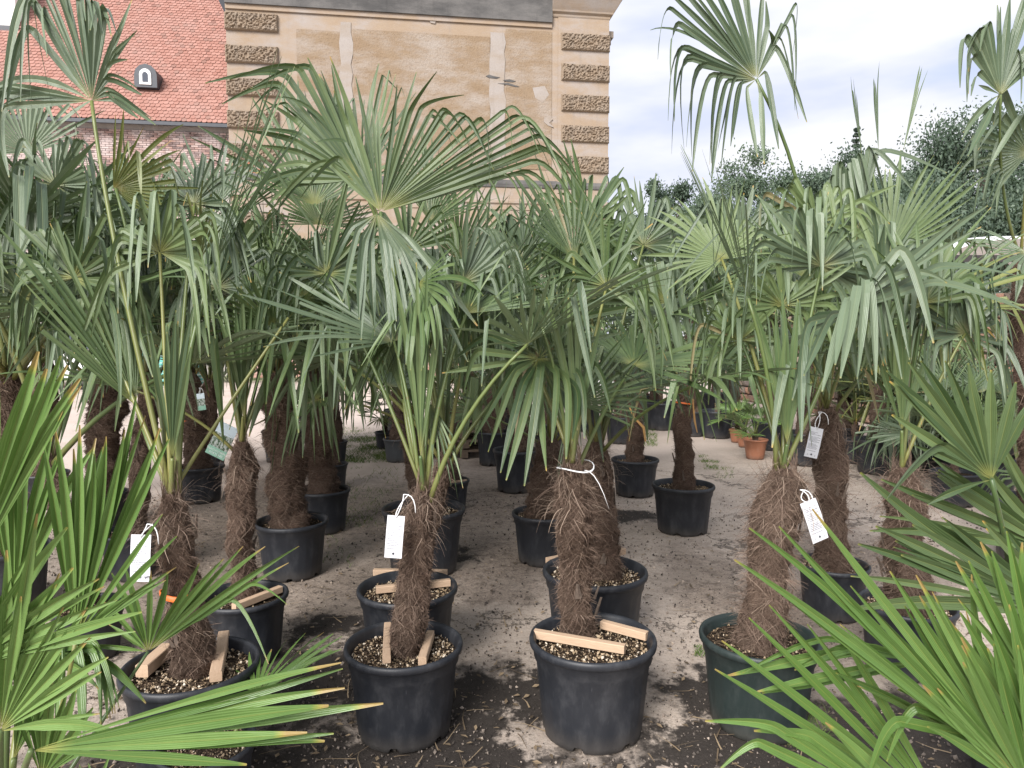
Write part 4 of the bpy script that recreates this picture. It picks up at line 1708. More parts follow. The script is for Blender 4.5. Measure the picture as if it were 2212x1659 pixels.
broad_tree('low tree of dark blue-green leaves below the airy tree', gp(1640, 40), zt(455, 40), 2.6, 37, 'tree_dark', 0.15, 50, 120, 0.12, G_T)


def conifer(label, base, H, R, seed):
    rng = random.Random(seed)
    root = thing('spruce_tree', label, 'tree', base)
    tb_, cb = MB(), MB()
    tb_.tube([(0, 0, 0), (0, 0, H)], [H * .02, .02], 7)
    z = H * 0.2
    while z < H:
        x = 1 - (z - H * 0.2) / (H * 0.8)
        for k in range(7):
            a_ = rng.uniform(0, 6.28)
            L = R * (x * .95 + .05) * rng.uniform(.6, 1.1)
            p0, p1 = Vector((0, 0, z)), Vector((math.cos(a_) * L, math.sin(a_) * L, z - L * .12))
            tb_.tube([p0, p1], [.03, .008], 4)
            for _ in range(int(20 + 40 * x)):
                t_ = rng.uniform(.15, 1)
                leaf_quad(cb, p0.lerp(p1, t_) + Vector((rng.gauss(0, .09), rng.gauss(0, .09), rng.gauss(-.05, .06))), 0.13, rng, rng.random())
        z += H * 0.026 * rng.uniform(.8, 1.3)
    link('trunk', tb_.mesh('trunk', M['bark']), root)
    link('crown', cb.mesh('crown', M['needle']), root)


broad_tree('hazy green tree between the spruce and the airy tree', gp(1705, 60), zt(392, 60), 4.2, 38, 'tree_leaf', 0.15, 60, 90, 0.15, G_T)
broad_tree('hazy green tree below the spruce top', gp(1890, 58), zt(372, 58), 4.6, 39, 'tree_leaf', 0.15, 70, 90, 0.15, G_T)
broad_tree('low hazy tree far off between the building corner and the airy tree', gp(1510, 64), zt(420, 64), 4.0, 40, 'tree_leaf', 0.15, 60, 90, 0.16, G_T)
conifer('single pointed spruce top showing above the other far trees', gp(1835, 62), zt(276, 62), 2.4, 5)

# hedge behind the rubble wall
hb = MB()
rngh = random.Random(77)
for _ in range(16000):
    s_ = rngh.random()
    p = rw_a.lerp(rw_b, s_) + Vector((0.9 + rngh.gauss(0, .35), 1.6 + rngh.gauss(0, .35), 0))
    hb_z = rngh.uniform(0.1, 2.6 + 0.35 * noise.noise(Vector((s_ * 14, 0, 1))))
    p.z = hb_z
    leaf_quad(hb, p, 0.085, rngh, rngh.random() * .8)
hedge = thing('hedge', 'dark evergreen hedge running along behind the rubble wall', 'hedge')
link('foliage', hb.mesh('foliage', M['tree_dark']), hedge)
mb = MB()
for k in range(14):
    p = rw_a.lerp(rw_b, (k + .5) / 14) + Vector((0.9, 1.6, 0))
    mb.tube([p, p + Vector((.05, 0, 1.2)), p + Vector((0, .1, 2.2))], [.04, .03, .01], 5)
link('stem', mb.mesh('stem', M['bark']), hedge)

# white canopy beyond the wall
M['canvas'] = simple('white_canvas', (0.82, 0.82, 0.84), 0.6, 0.3, 0.03, 2)
cl, crr = at(2058, 556, 17.0), at(2420, 560, 17.0)
canopy = thing('garden_canopy', 'white rounded canvas canopy roof seen above the palms by the dark trees', 'canopy', ((cl.x + crr.x) / 2, 17.0, 0))
W_ = (crr.x - cl.x) / 2
zc0, zc1 = zt(550, 17.0), zt(494, 17.0)
mb = MB()
NU, NV = 24, 10
vs, fs = [], []
for i in range(NU + 1):
    for j in range(NV + 1):
        x, y = -1 + 2 * i / NU, -1 + 2 * j / NV
        hgt = (max(0, 1 - abs(x) ** 2.6) * max(0, 1 - 0.55 * abs(y) ** 2)) ** 0.6
        vs.append((x * W_, y * 1.8 + 1.8, zc0 + (zc1 - zc0) * hgt))
for i in range(NU):
    for j in range(NV):
        q = i * (NV + 1) + j
        fs.append((q, q + NV + 1, q + NV + 2, q + 1))
mb.add(vs, fs)
link('canvas_roof', mb.mesh('canvas_roof', M['canvas'], True), canopy)
mb = MB()
mb.box((0, 0.0, zc0 - 0.09), (2 * W_ - 0.1, 0.03, 0.16))
link('valance', mb.mesh('valance', M['roof_board']), canopy)
pm_ = MB()
pm_.tube([(0, 0, 0), (0, 0, zc0)], 0.035, 8)
POST = pm_.mesh('post', M['lead'])
for sx in (-1, 1):
    for y_ in (0.1, 3.4):
        link('post', POST, canopy, (sx * (W_ - 0.15), y_, 0))

# ================================================================== THE PALMS
G_ROW = 'fan palms in black plastic tubs'
# key, label, (rim cx, rim y, rim w), trunk top (px, py), trunk px width, fronds, petiole, R, extra
DENSE = {}


def P(key, label, rim, top, tw, nf, plen, R, seed, dY=0.0, **kw):
    pos, D = pot_fit(*rim)
    T = at(top[0], top[1], pos.y + dY)
    tr = tw * 0.9 * pos.y / FPX / 2
    if kw.pop('dense', False):
        h = (T - (pos + Vector((0, 0, SOIL_Z * D - 0.02)))).length
        kw['trunk'] = make_trunk(h, tr, seed * 5 + 1, kw.pop('nstr', 10000), kw.pop('shag', 1.0), kw.pop('tuft', 150))
    kw.setdefault('group', G_ROW)
    return potted_palm(key, label, pos, D, T, tr, nf, plen, R, seed=seed, **kw)


# front row
P('A', 'front row palm in black tub with two wood battens flanking its thin shaggy trunk', (872, 1386, 262), (914, 1062), 74, 3, 0.95, 0.60, 1, dense=True, peb=0, elev=(86, 55), away=230)
P('B', 'front row palm in widest black tub with long batten across the near side', (1280, 1372, 281), (1236, 1000), 84, 2, 0.75, 0.58, 2, dense=True, peb=0, elev=(84, 45), away=230, foot=(-0.045, 0.12))
P('E', 'palm with very shaggy pale-topped trunk in the dark green tub', (1640, 1370, 260), (1692, 1015), 112, 1, 0.95, 0.62, 3, dense=True, peb=2, potmat='pot_green', elev=(84, 50), away=230, shag=1.5, nstr=11000, tuft=230, mat='leaf_grey')
P('F', 'front left palm with orange band low on its trunk and battens in tub', (413, 1430, 293), (370, 1068), 86, 1, 1.0, 0.62, 4, dense=True, peb=0, elev=(86, 60), away=200, shag=1.2, foot=(0.0, 0.03))
# second row
P('C', 'palm directly behind the front palm with two battens lying crosswise in its tub', (880, 1265, 222), (962, 985), 58, 5, 0.8, 0.58, 5, peb=1, elev=(86, 35), away=280)
P('D', 'palm with leaning trunk directly behind the widest front tub', (1285, 1228, 232), (1288, 955), 74, 4, 0.85, 0.62, 6, peb=0, elev=(84, 35), away=260, dense=True, nstr=4800, foot=(0.06, 0.02))
P('G', 'slim hairy palm behind the orange-banded one with single batten at its rim', (527, 1282, 189), (522, 955), 62, 2, 0.7, 0.55, 7, peb=2, elev=(86, 40), away=240, dense=True, nstr=5200, tuft=180)
P('X', 'palm with pale curly trunk fibres and white card tags behind the green tub', (1800, 1215, 152), (1785, 885), 82, 3, 0.95, 0.62, 8, peb=1, elev=(84, 35), away=260, dense=True, nstr=5600, shag=1.8, tuft=220)
P('Y', 'palm with bushy dry fibre head between the right foreground leaves', (1960, 1300, 200), (1948, 1012), 96, 1, 0.85, 0.6, 9, peb=1, elev=(84, 40), away=240, dense=True, nstr=5200, shag=1.8, tuft=220)
# left rows
P('H', 'palm with thick straight hairy trunk in the wide tub left of the aisle', (630, 1122, 158), (600, 795), 84, 12, 0.85, 0.58, 10, peb=2, elev=(86, 26), away=0, dense=True, nstr=5200, tuft=160)
P('I', 'palm with thick dark trunk just right of the straight hairy trunk', (697, 1055, 120), (677, 803), 70, 12, 0.95, 0.58, 11, peb=2, elev=(86, 26), away=0, dense=True, nstr=4800)
P('J', 'palm third from the front in the row behind the thick dark trunk', (716, 1000, 72), (700, 800), 44, 12, 1.05, 0.6, 12, peb=2, elev=(86, 40), away=0)
P('J2', 'rearmost palm of the row behind the thick dark trunk', (722, 952, 58), (712, 792), 36, 12, 1.15, 0.6, 13, peb=2, elev=(86, 42), away=0)
P('K', 'palm with orange ring round its dark trunk beside the tilted picture card', (432, 1005, 102), (408, 800), 52, 13, 1.1, 0.66, 14, peb=2, elev=(86, 38), away=0)
P('K2', 'thin palm close behind the orange-ringed dark trunk', (452, 966, 72), (452, 815), 38, 11, 1.2, 0.66, 15, peb=2, elev=(86, 42), away=0)
P('M', 'palm in the black tub behind the white tag at left', (285, 1145, 132), (326, 805), 48, 7, 1.05, 0.66, 16, peb=2, elev=(86, 42), away=260)
P('M2', 'palm with broad dark ragged trunk on the pale sand at left', (222, 1062, 104), (228, 822), 78, 13, 1.2, 0.68, 17, peb=2, elev=(86, 36), away=0, dense=True, nstr=4400, shag=1.4, tuft=160)
P('N', 'palm in the scuffed tub behind the bright left foreground leaves', (190, 1305, 150), (102, 985), 50, 5, 1.1, 0.66, 18, peb=2, elev=(86, 48), away=260)
P('L1', 'tall dark palm at the left picture edge behind the bright leaves', (15, 1180, 170), (25, 800), 66, 14, 1.25, 0.7, 19, peb=2, elev=(86, 22))
P('L2', 'tall palm left of the broad dark trunk, mostly hidden by leaves', (95, 1020, 100), (90, 760), 56, 14, 1.25, 0.7, 20, peb=2, elev=(86, 32))
# centre rows
P('O', 'third palm of the centre row, its tub right behind the crosswise battens', (915, 1095, 183), (888, 900), 54, 8, 0.75, 0.58, 21, peb=1, elev=(84, 28), away=0)
P('O2', 'small-tubbed palm fourth in the centre row', (972, 1035, 86), (958, 830), 44, 10, 0.8, 0.58, 22, peb=2, elev=(86, 34), away=0)
P('P1', 'palm with dark shaggy trunk in the grey plastic tub on the grass edge', (860, 946, 66), (862, 812), 34, 10, 0.8, 0.6, 23, peb=2, potmat='pot_grey', elev=(86, 35), away=0)
P('R', 'palm with grey cut stubs on its trunk left of the leaning trunk', (1175, 1105, 142), (1185, 945), 78, 8, 0.75, 0.58, 24, peb=1, elev=(84, 28), away=0, dense=True, nstr=4400, stubs=9)
P('S', 'palm with white tag in the tall tub behind the grey cut stubs', (1115, 983, 102), (1135, 800), 46, 10, 0.8, 0.6, 25, peb=2, elev=(84, 20), away=0, ratio=1.18)
P('T', 'palm in the deep black tub beside the stacked pallets', (1065, 945, 76), (1078, 790), 40, 10, 0.8, 0.6, 26, peb=2, elev=(84, 22), away=0, ratio=1.25)
# right of the aisle
P('U', 'slim palm with torn yellow leaf base in the farther lone tub', (1372, 990, 104), (1368, 770), 46, 11, 0.55, 0.58, 27, peb=2, elev=(82, 12), away=0, dense=True, nstr=3600, stubs=6)
P('V', 'slim palm with orange sash and picture tag in the nearer lone tub', (1476, 1045, 136), (1482, 800), 48, 10, 0.5, 0.55, 28, peb=1, elev=(82, 15), away=0, dense=True, nstr=3600, stubs=7)

# palms further back whose crowns fill the view
G_BACK = 'fan palms standing at the back of the nursery'
back = [
    (606, 9.4, 1.5, 'back palm seen over the straight hairy trunk'),
    (682, 11.0, 1.75, 'back palm rising under the left quoin column'),
    (862, 12.0, 1.7, 'back palm peeping over the centre row leaves'),
    (1010, 11.6, 1.45, 'back palm standing behind the stacked pallets'),
    (1110, 12.6, 1.7, 'back palm behind the deep tub, before the rough render panel'),
    (1190, 10.2, 1.45, 'back palm over the tub with grey cut stubs'),
    (1265, 12.4, 1.75, 'back palm under the right quoin column'),
    (1345, 11.0, 1.65, 'back palm with upright leaves at the building corner'),
    (1415, 13.6, 2.3, 'back palm standing where the ochre building ends and sky begins'),
    (1500, 11.8, 2.0, 'back palm below the thin airy tree'),
    (1590, 13.0, 2.2, 'back palm left of the tall leaning stalk'),
    (1670, 10.4, 1.9, 'back palm beside the terracotta pots, its crown against far trees'),
    (1740, 9.2, 1.75, 'back palm below the tall leaning stalk'),
    (1830, 9.8, 2.0, 'back palm with erect spear leaves against the sky'),
    (1905, 8.6, 1.1, 'back palm left of the white canopy'),
    (1985, 9.6, 0.6, 'back palm before the rubble wall under the canopy end'),
    (2075, 8.4, 0.4, 'back palm before the rubble wall near the canopy middle'),
    (2150, 7.4, 0.4, 'back palm low at the right picture edge'),
]
for k, (px, Y, h, lab) in enumerate(back):
    pos = gp(px, Y)
    rr = random.Random(k + 50)
    potted_palm('bk%d' % k, lab + ', in black tub', pos, 0.55, pos + Vector((rr.uniform(-.1, .1), rr.uniform(-.1, .1), h)), 0.085, 13, 0.78, 0.60, seed=60 + k,
                group=G_BACK, peb=None, stubs=0, elev=(85, 12), dry=0.06)

# the tall palm at the right picture edge
potted_palm('RT', 'tallest palm, brown shaggy trunk at the right picture edge, leaves against sky', gp(2262, 5.2), 0.62, at(2205, 560, 5.2), 0.10, 4, 0.55, 0.55, seed=91,
            trunk=make_trunk(at(2205, 560, 5.2).z - 0.40, 0.10, 911, 4200, 2.2, 420), elev=(60, -30), group=G_ROW, peb=None, mat='leaf_grey')

# ---- leaves that stand out in the picture, each where it is seen
up = dict(kink=0.12, droop=0.08)
# centre
hero('C', (784, 388, 3.75), (815, 150), 0.05, 66, 12, -20, mat='leaf', bend=(900, 680, 3.9), seed=4, kink=0.6, kinkpos=(0.86, 0.95), droop=0.03)
hero('O', (680, 443, 4.6), (655, 200), 0.2, 150, 22, 0, mat='leaf', bend=(830, 700, 4.8), seed=5, kink=0.15, droop=0.08)
hero('A', (905, 610, 3.05), (960, 760), -0.35, 150, 20, 30, mat='leaf', seed=6, kink=0.6, droop=0.8)
hero('C', (930, 480, 3.9), (960, 300), 0.2, 120, 22, 20, mat='leaf', seed=7, **up)
hero('A', (930, 870, 3.05), (985, 1060), -0.15, 36, 7, 0, mat='leaf', bend=(915, 960, 3.1), seed=9, kink=0.1, droop=0.5, split=0.3)
hero('O', (990, 560, 4.4), (1150, 420), 0.1, 220, 32, 0, mat='leaf', seed=10, kink=0.4, droop=0.3)
shaped('A', (822, 457, 3.15), [((709, 362), (578, 478)), ((735, 345), (640, 420)), ((752, 270), (722, 180), .1), (None, (771, 158)), (None, (815, 225)), (None, (889, 148)), ((904, 234), (992, 189)),
       ((932, 246), (985, 345)), ((960, 246), (1030, 350)), ((1000, 258), (1060, 375)), ((1084, 245), (1107, 362)), ((1107, 249), (1205, 386)), ((1130, 268), (1222, 410)),
       ((1152, 296), (1245, 394)), ((1155, 312), (1250, 410)), ((1122, 364), (1238, 500)), ((1080, 374), (1150, 505)), ((1010, 400), (1070, 520))], 2, w=12, bend=(850, 760, 3.2), seed=1, split=.24)
shaped('C', (778, 388, 3.6), [((641, 399), (606, 442)), ((660, 370), (539, 402)), ((647, 330), (547, 308)), ((649, 293), (561, 274)), ((640, 255), (600, 225)), ((603, 193), (545, 237)), ((628, 172), (457, 181)),
       ((673, 152), (540, 188)), (None, (684, 147)), (None, (704, 150)), (None, (745, 200))], 2, w=13, bend=(910, 700, 3.8), seed=3)
shaped('A', (814, 462, 3.06), [((765, 490), (700, 640)), ((785, 510), (770, 690)), ((800, 515), (800, 720)), ((830, 525), (845, 728)), ((850, 540), (890, 748)), ((865, 535), (935, 695)), ((880, 545), (1003, 764)), ((872, 505), (985, 640))], 2,
       w=17, mat='leaf_grey', bend=(850, 760, 3.2), seed=2, split=.25, r0=.005)
shaped('A', (872, 862, 3.2), [((822, 745), (741, 893)), ((835, 748), (756, 889)), ((848, 756), (776, 884)), ((864, 770), (802, 905))], 2, w=17, bend=(880, 950, 3.2), seed=8, split=.5)
shaped('C', (925, 640, 3.5), [((860, 610), (800, 760)), ((880, 570), (850, 730)), ((905, 545), (890, 700)), ((940, 540), (945, 720)), ((970, 555), (985, 740)), ((1000, 590), (1040, 760)), ((1010, 620), (1075, 800))], 3, w=15, mat='leaf', seed=50, split=.35)
shaped('D', (1130, 560, 4.1), [((1040, 560), (1000, 720)), ((1060, 510), (1035, 680)), ((1100, 470), (1080, 640)), (None, (1120, 420)), (None, (1160, 430)), ((1180, 480), (1200, 640)), ((1220, 520), (1260, 690))], 4, w=14, mat='leaf_grey', seed=51, split=.4)
shaped('X', (1600, 520, 4.3), [((1500, 520), (1480, 690)), ((1520, 470), (1500, 640)), ((1560, 430), (1540, 600)), (None, (1590, 390)), (None, (1630, 400)), ((1660, 440), (1690, 600)), ((1690, 480), (1740, 650)), ((1680, 530), (1720, 700))], 3, w=15, mat='leaf_grey', seed=52, split=.4)
shaped('G', (500, 560, 4.0), [((420, 560), (390, 720)), ((440, 510), (420, 690)), ((480, 470), (470, 640)), (None, (510, 420)), ((550, 480), (570, 650)), ((580, 520), (620, 690)), ((570, 560), (640, 720))], 3, w=14, mat='leaf', seed=53, split=.4)
shaped('M2', (230, 560, 4.6), [((150, 570), (120, 740)), ((160, 520), (140, 700)), ((190, 480), (180, 660)), (None, (220, 420)), (None, (260, 430)), ((290, 490), (310, 670)), ((310, 540), (350, 720))], 3, w=15, mat='leaf_grey', seed=54, split=.4)
shaped('L1', (90, 480, 4.0), [((20, 500), (0, 690)), ((40, 440), (25, 640)), ((80, 400), (70, 600)), (None, (110, 330)), ((150, 420), (165, 620)), ((170, 470), (195, 680))], 3, w=18, mat='leaf_grey', seed=55, split=.4)
# group above the widest front tub
shaped('B', (1164, 773, 3.05), [(None, (968, 800), -.1), ((1065, 728), (985, 775), -.1), ((1040, 760), (1000, 850), -.2), ((1118, 793), (1014, 968), -.25), ((1122, 800), (1060, 982), -.3), ((1133, 820), (1080, 1012), -.3),
       ((1150, 840), (1102, 1034), -.32), ((1168, 795), (1130, 1046), -.32), ((1163, 860), (1170, 1016), -.32), ((1200, 800), (1195, 960), -.3), ((1217, 813), (1217, 988), -.28), ((1237, 833), (1236, 955), -.25),
       ((1240, 800), (1262, 940), -.2), ((1274, 783), (1317, 884), -.15), (None, (1347, 705), 0), (None, (1290, 650), .1), (None, (1200, 600), .15), (None, (1120, 640), .1), (None, (1050, 700), 0)], 1, w=16, mat='leaf',
       bend=(1205, 850, 3.2), seed=11, split=.3, fall=-.05)
shaped('D', (1444, 653, 3.9), [(None, (1190, 690)), (None, (1195, 583)), ((1130, 556), (1099, 645)), ((1170, 530), (1160, 640)), ((1210, 513), (1222, 658)), ((1277, 500), (1254, 652)), ((1320, 515), (1340, 620)),
       ((1357, 580), (1382, 692)), ((1424, 566), (1469, 812)), ((1475, 580), (1532, 768)), ((1495, 583), (1570, 752)), ((1525, 610), (1605, 690))], 3, w=15, mat='leaf', bend=(1345, 780, 4.1), seed=13, split=.5)
hero('B', (1248, 872, 3.3), (1330, 720), 0.1, 170, 24, 15, mat='leaf', bend=(1242, 960, 3.25), seed=12, kink=0.2, droop=0.2)
hero('B', (1240, 560, 3.5), (1225, 330), 0.2, 130, 22, 20, mat='leaf', seed=15, kink=0.3, droop=0.15)
hero('B', (1230, 900, 3.1), (1232, 1060), -0.1, 40, 7, 0, mat='leaf_grey', seed=16, kink=0.2, droop=0.6, split=0.3)
hero('R', (1290, 640, 4.6), (1180, 470), 0.2, 210, 30, -10, mat='leaf', seed=17, kink=0.35, droop=0.3)
# right group
shaped('X', (1634, 171, 4.3), [((1612, 190), (1628, 345)), ((1606, 172), (1583, 290)), ((1588, 167), (1552, 362)), ((1562, 160), (1528, 345)), ((1542, 158), (1498, 362)), ((1518, 143), (1493, 337)), ((1495, 122), (1477, 335)),
       ((1480, 105), (1440, 260)), ((1455, 20), (1432, 130)), (None, (1425, -40)), (None, (1470, -60)), (None, (1520, -80)), (None, (1575, -90)), (None, (1615, -60)), (None, (1652, -60)), ((1668, 95), (1655, 62)),
       ((1716, 12), (1710, 130)), ((1692, 60), (1718, 232)), ((1672, 103), (1746, 260)), ((1642, 200), (1650, 352))], 2, w=11.5, mat='leaf_grey', bend=(1770, 420, 4.6), seed=18, split=.3, r0=.015)
shaped('E', (1838, 672, 3.15), [((1722, 735), (1655, 962), -.2), ((1748, 698), (1714, 955), -.2), ((1800, 678), (1735, 800), -.2), ((1835, 640), (1775, 842), -.2), ((1866, 603), (1848, 806), -.15), ((1888, 605), (1952, 818), -.1),
       ((1935, 545), (2015, 738), -.05), (None, (2070, 470), .1), (None, (2132, 430), .15), ((2000, 612), (2215, 668), .1)], 2, w=19, mat='leaf_grey', bend=(1770, 850, 3.2), seed=19, split=.3)
hero('X', (1920, 545, 4.4), (1915, 340), 0.1, 150, 26, 0, mat='leaf', seed=22, kink=0.15, droop=0.05, split=0.55)
hero('X', (1655, 822, 4.9), (1560, 690), 0.0, 110, 20, 0, mat='leaf', bend=(1730, 880, 4.8), seed=24, kink=0.1, droop=0.05)
hero('E', (1740, 600, 3.6), (1690, 420), 0.2, 120, 20, 20, mat='leaf', seed=25, kink=0.25, droop=0.15)
hero('E', (1560, 560, 3.7), (1480, 420), 0.1, 230, 30, 10, mat='leaf', seed=26, kink=0.6, droop=0.4)
hero('Y', (1990, 640, 3.9), (2070, 500), 0.1, 240, 30, 0, mat='leaf', seed=27, kink=0.7, droop=0.5)
shaped('X', (1858, 470, 4.2), [((1738, 440), (1708, 553)), ((1775, 420), (1755, 535)), ((1812, 357), (1812, 502)), ((1828, 367), (1835, 512)), ((1845, 347), (1872, 474)), ((1878, 327), (1922, 464)), ((1892, 335), (2042, 372))], 2,
       w=17, mat='leaf_grey', seed=23, split=.4)
shaped('Y', (1975, 640, 3.8), [((1900, 640), (1880, 800)), ((1915, 590), (1900, 770)), ((1950, 560), (1945, 740)), ((1990, 555), (2000, 750)), ((2030, 580), (2060, 770)), ((2060, 620), (2120, 780))], 3, w=16, mat='leaf', seed=56, split=.35)
for sx, sy, tx, ty, k in ((1862, 335, 1840, 168, 0), (1898, 330, 1888, 150, 1), (1950, 330, 1990, 160, 2)):
    hero('bk13', (sx, sy, 8.6), (tx, ty), 0, 5, 4, 0, mat='leaf', seed=70 + k, kink=0, droop=0, split=0.8, side=1, tipw=.1)
# tall right-edge palm
shaped('RT', (2162, 205, 4.6), [((2150, 225), (2095, 335)), (None, (2112, 182)), ((2108, 123), (2092, 214)), ((2088, 83), (2068, 188)), ((2120, 70), (2085, 110)), ((2135, 53), (2120, 100)), (None, (2156, 12)), (None, (2186, -5)), (None, (2215, -25)), (None, (2245, 60)),
       ((2200, 117), (2208, 222)), ((2220, 150), (2240, 270))], 2, w=15, mat='leaf_grey', bend=(2150, 420, 5.0), seed=29, split=.5)
hero('RT', (2222, 330, 4.8), (2100, 180), 0.0, 220, 26, 0, mat='leaf_grey', seed=30, kink=0.85, kinkpos=(.4, .7), droop=0.5)
# left group
shaped('F', (198, 218, 2.95), [((17, 228), (12, 378)), ((5, 190), (-20, 305)), (None, (-35, 168)), ((72, 0), (14, 230)), ((82, 12), (110, 222)), (None, (75, -70)), (None, (130, -70)), ((178, -4), (190, 35)),
       ((207, 8), (222, 75)), ((222, 30), (236, 66)), (None, (288, -12)), ((232, 146), (272, 124)), ((228, 194), (332, 262)), ((240, 215), (300, 250))], 3, w=15, mat='leaf_grey', bend=(235, 520, 2.9), seed=33, split=.4)
hero('F', (245, 408, 3.0), (450, 345), 0.1, 130, 20, 10, mat='leaf_yellow', bend=(330, 700, 3.0), seed=34, kink=0.55, kinkpos=(.5, .8), droop=0.35)
hero('F', (294, 876, 2.85), (95, 500), -0.05, 58, 16, 25, mat='leaf', bend=(325, 980, 2.9), seed=35, kink=0.25, droop=0.2, split=0.5)
hero('G', (462, 450, 4.3), (425, 290), 0.1, 130, 20, 0, mat='leaf_grey', bend=(480, 760, 4.1), seed=36, kink=0.5, kinkpos=(.75, .9), droop=0.1)
hero('G', (588, 700, 3.75), (580, 555), -0.15, 220, 28, 0, mat='leaf', bend=(550, 850, 3.8), seed=37, kink=0.3, droop=0.3)
hero('G', (560, 800, 3.75), (575, 630), 0.1, 60, 12, 20, mat='leaf', bend=(540, 900, 3.8), seed=38, kink=0.1, droop=0.05)
hero('F', (620, 690, 3.1), (735, 560), 0.1, 20, 4, 60, mat='leaf', bend=(440, 950, 3.0), seed=39, kink=0, droop=0.0, r0=0.010)
hero('F', (432, 560, 3.05), (450, 380), 0.1, 60, 10, 50, mat='leaf_yellow', bend=(405, 820, 3.0), seed=40, kink=0.6, droop=0.4)
hero('H', (690, 485, 5.1), (690, 350), 0.1, 200, 30, 0, mat='leaf', seed=41, kink=0.3, droop=0.2)
hero('K', (320, 600, 5.0), (290, 440), 0.0, 200, 30, 0, mat='leaf', seed=42, kink=0.4, droop=0.3)
hero('M2', (150, 640, 5.0), (110, 470), 0.0, 200, 28, 15, mat='leaf_grey', seed=43, kink=0.6, droop=0.4)
hero('N', (60, 520, 4.0), (100, 340), 0.0, 180, 26, 10, mat='leaf', seed=44, kink=0.5, droop=0.4)
hero('L1', (60, 330, 4.3), (0, 130), 0.0, 180, 26, -10, mat='leaf_grey', seed=45, kink=0.7, droop=0.4)
hero('L2', (330, 470, 6.2), (300, 330), 0.1, 200, 26, 0, mat='leaf', seed=46, kink=0.4, droop=0.3)

# ---- limp fans whose long strips arch over and hang, seen all through the crowns


def limp(key, px, py, Y, k, seed, mat='leaf', n=13):
    rng = random.Random(seed * 31 + 5)
    segs = []
    lean = rng.uniform(-22, 22)
    for i in range(n):
        a_ = R_(-118 + 236 * i / (n - 1) + rng.uniform(-7, 7) + lean)
        r1 = k * rng.uniform(55, 135) * (1.0 if abs(a_) < 1.2 else .75)
        kx, ky = px + math.sin(a_) * r1 * 1.05, py - math.cos(a_) * r1
        if rng.random() < (.30 if abs(a_) < .9 else .08):
            r2 = k * rng.uniform(150, 235)
            segs.append((None, (px + math.sin(a_) * r2, py - math.cos(a_) * r2), rng.uniform(-.1, .15)))
        else:
            segs.append(((kx, ky), (kx + k * (math.sin(a_) * rng.uniform(15, 75) + rng.uniform(-14, 14)), ky + k * rng.uniform(70, 205)), rng.uniform(-.2, .12)))
    shaped(key, (px, py, Y), segs, 2, w=11.5 * max(.62, k), mat=mat, seed=seed, split=.3, fall=-.06, r0=.010)


for q, (key, px, py, Y, k, mt) in enumerate((
        ('E', 1775, 575, 3.3, 1.1, 'leaf_grey'), ('E', 1690, 660, 3.35, 1.0, 'leaf'), ('E', 1600, 735, 3.3, .8, 'leaf'), ('X', 1765, 480, 4.0, .9, 'leaf'), ('X', 1905, 600, 4.1, .9, 'leaf_grey'),
        ('Y', 1995, 655, 3.5, 1.0, 'leaf'), ('Y', 2085, 720, 3.5, .9, 'leaf_grey'), ('B', 1310, 620, 3.3, .95, 'leaf'), ('B', 1090, 660, 3.3, .9, 'leaf'), ('D', 1390, 530, 4.0, .9, 'leaf_grey'),
        ('D', 1270, 480, 4.2, .85, 'leaf'), ('A', 705, 590, 3.2, .95, 'leaf'), ('A', 1000, 610, 3.2, .95, 'leaf_grey'), ('C', 880, 540, 3.8, .9, 'leaf'), ('G', 655, 640, 3.8, .8, 'leaf'),
        ('G', 470, 620, 3.8, .9, 'leaf_grey'), ('F', 345, 545, 2.9, 1.0, 'leaf'), ('F', 160, 600, 3.0, 1.1, 'leaf'), ('F', 420, 440, 3.1, .8, 'leaf_grey'), ('M', 270, 430, 4.6, .8, 'leaf'),
        ('L1', 50, 640, 3.8, 1.0, 'leaf'), ('N', 120, 400, 3.9, .9, 'leaf_grey'), ('H', 600, 560, 4.9, .65, 'leaf'), ('I', 735, 600, 5.9, .6, 'leaf'), ('V', 1510, 650, 5.8, .62, 'leaf'),
        ('U', 1395, 650, 7.2, .55, 'leaf'), ('R', 1180, 560, 5.0, .7, 'leaf'), ('O', 930, 700, 4.7, .7, 'leaf'), ('X', 1830, 760, 3.9, .7, 'leaf'))):
    limp(key, px, py, Y, k, 400 + q, mt)
# closed upright leaves in the hearts of the near palms
for key, px, py, Y, top, sp in (('A', 908, 985, 2.93, 600, 45), ('E', 1700, 960, 3.0, 640, 60), ('B', 1245, 930, 2.95, 640, 50), ('F', 372, 990, 2.73, 690, 40), ('X', 1785, 830, 4.2, 560, 40), ('G', 525, 900, 3.62, 640, 40), ('Y', 1948, 930, 3.48, 690, 50)):
    shaped(key, (px, py, Y), [(None, (px - sp * 1.0, top + 60)), (None, (px - sp * .55, top + 10)), (None, (px - sp * .1, top - 20)), (None, (px + sp * .4, top + 5)), (None, (px + sp * .95, top + 50))], 2, w=13, seed=int(px), split=.75)

# ---- young palms close to the camera, bright green with stiff blunt-tipped leaves
YG = dict(wid=.9, kink=0.12, kinkpos=(0.5, 0.8), droop=0.10, pleat=0.6, tipw=0.34, dense=0.35, jitter=0.16)


def young(key, label, pos, D, h, seed, nf, potmat='pot'):
    return potted_palm(key, label, pos, D, pos + Vector((0, 0, h)), 0.05, nf, 0.42, 0.34, 'leaf_young', potmat, 1, 'young palms close to the camera', seed,
                       elev=(70, 20), away=-240, stubs=0, fronds=SMALL, name='young_palm')


def P0(px, py, Y):
    p = at(px, py, Y)
    return Vector((p.x, Y, 0))


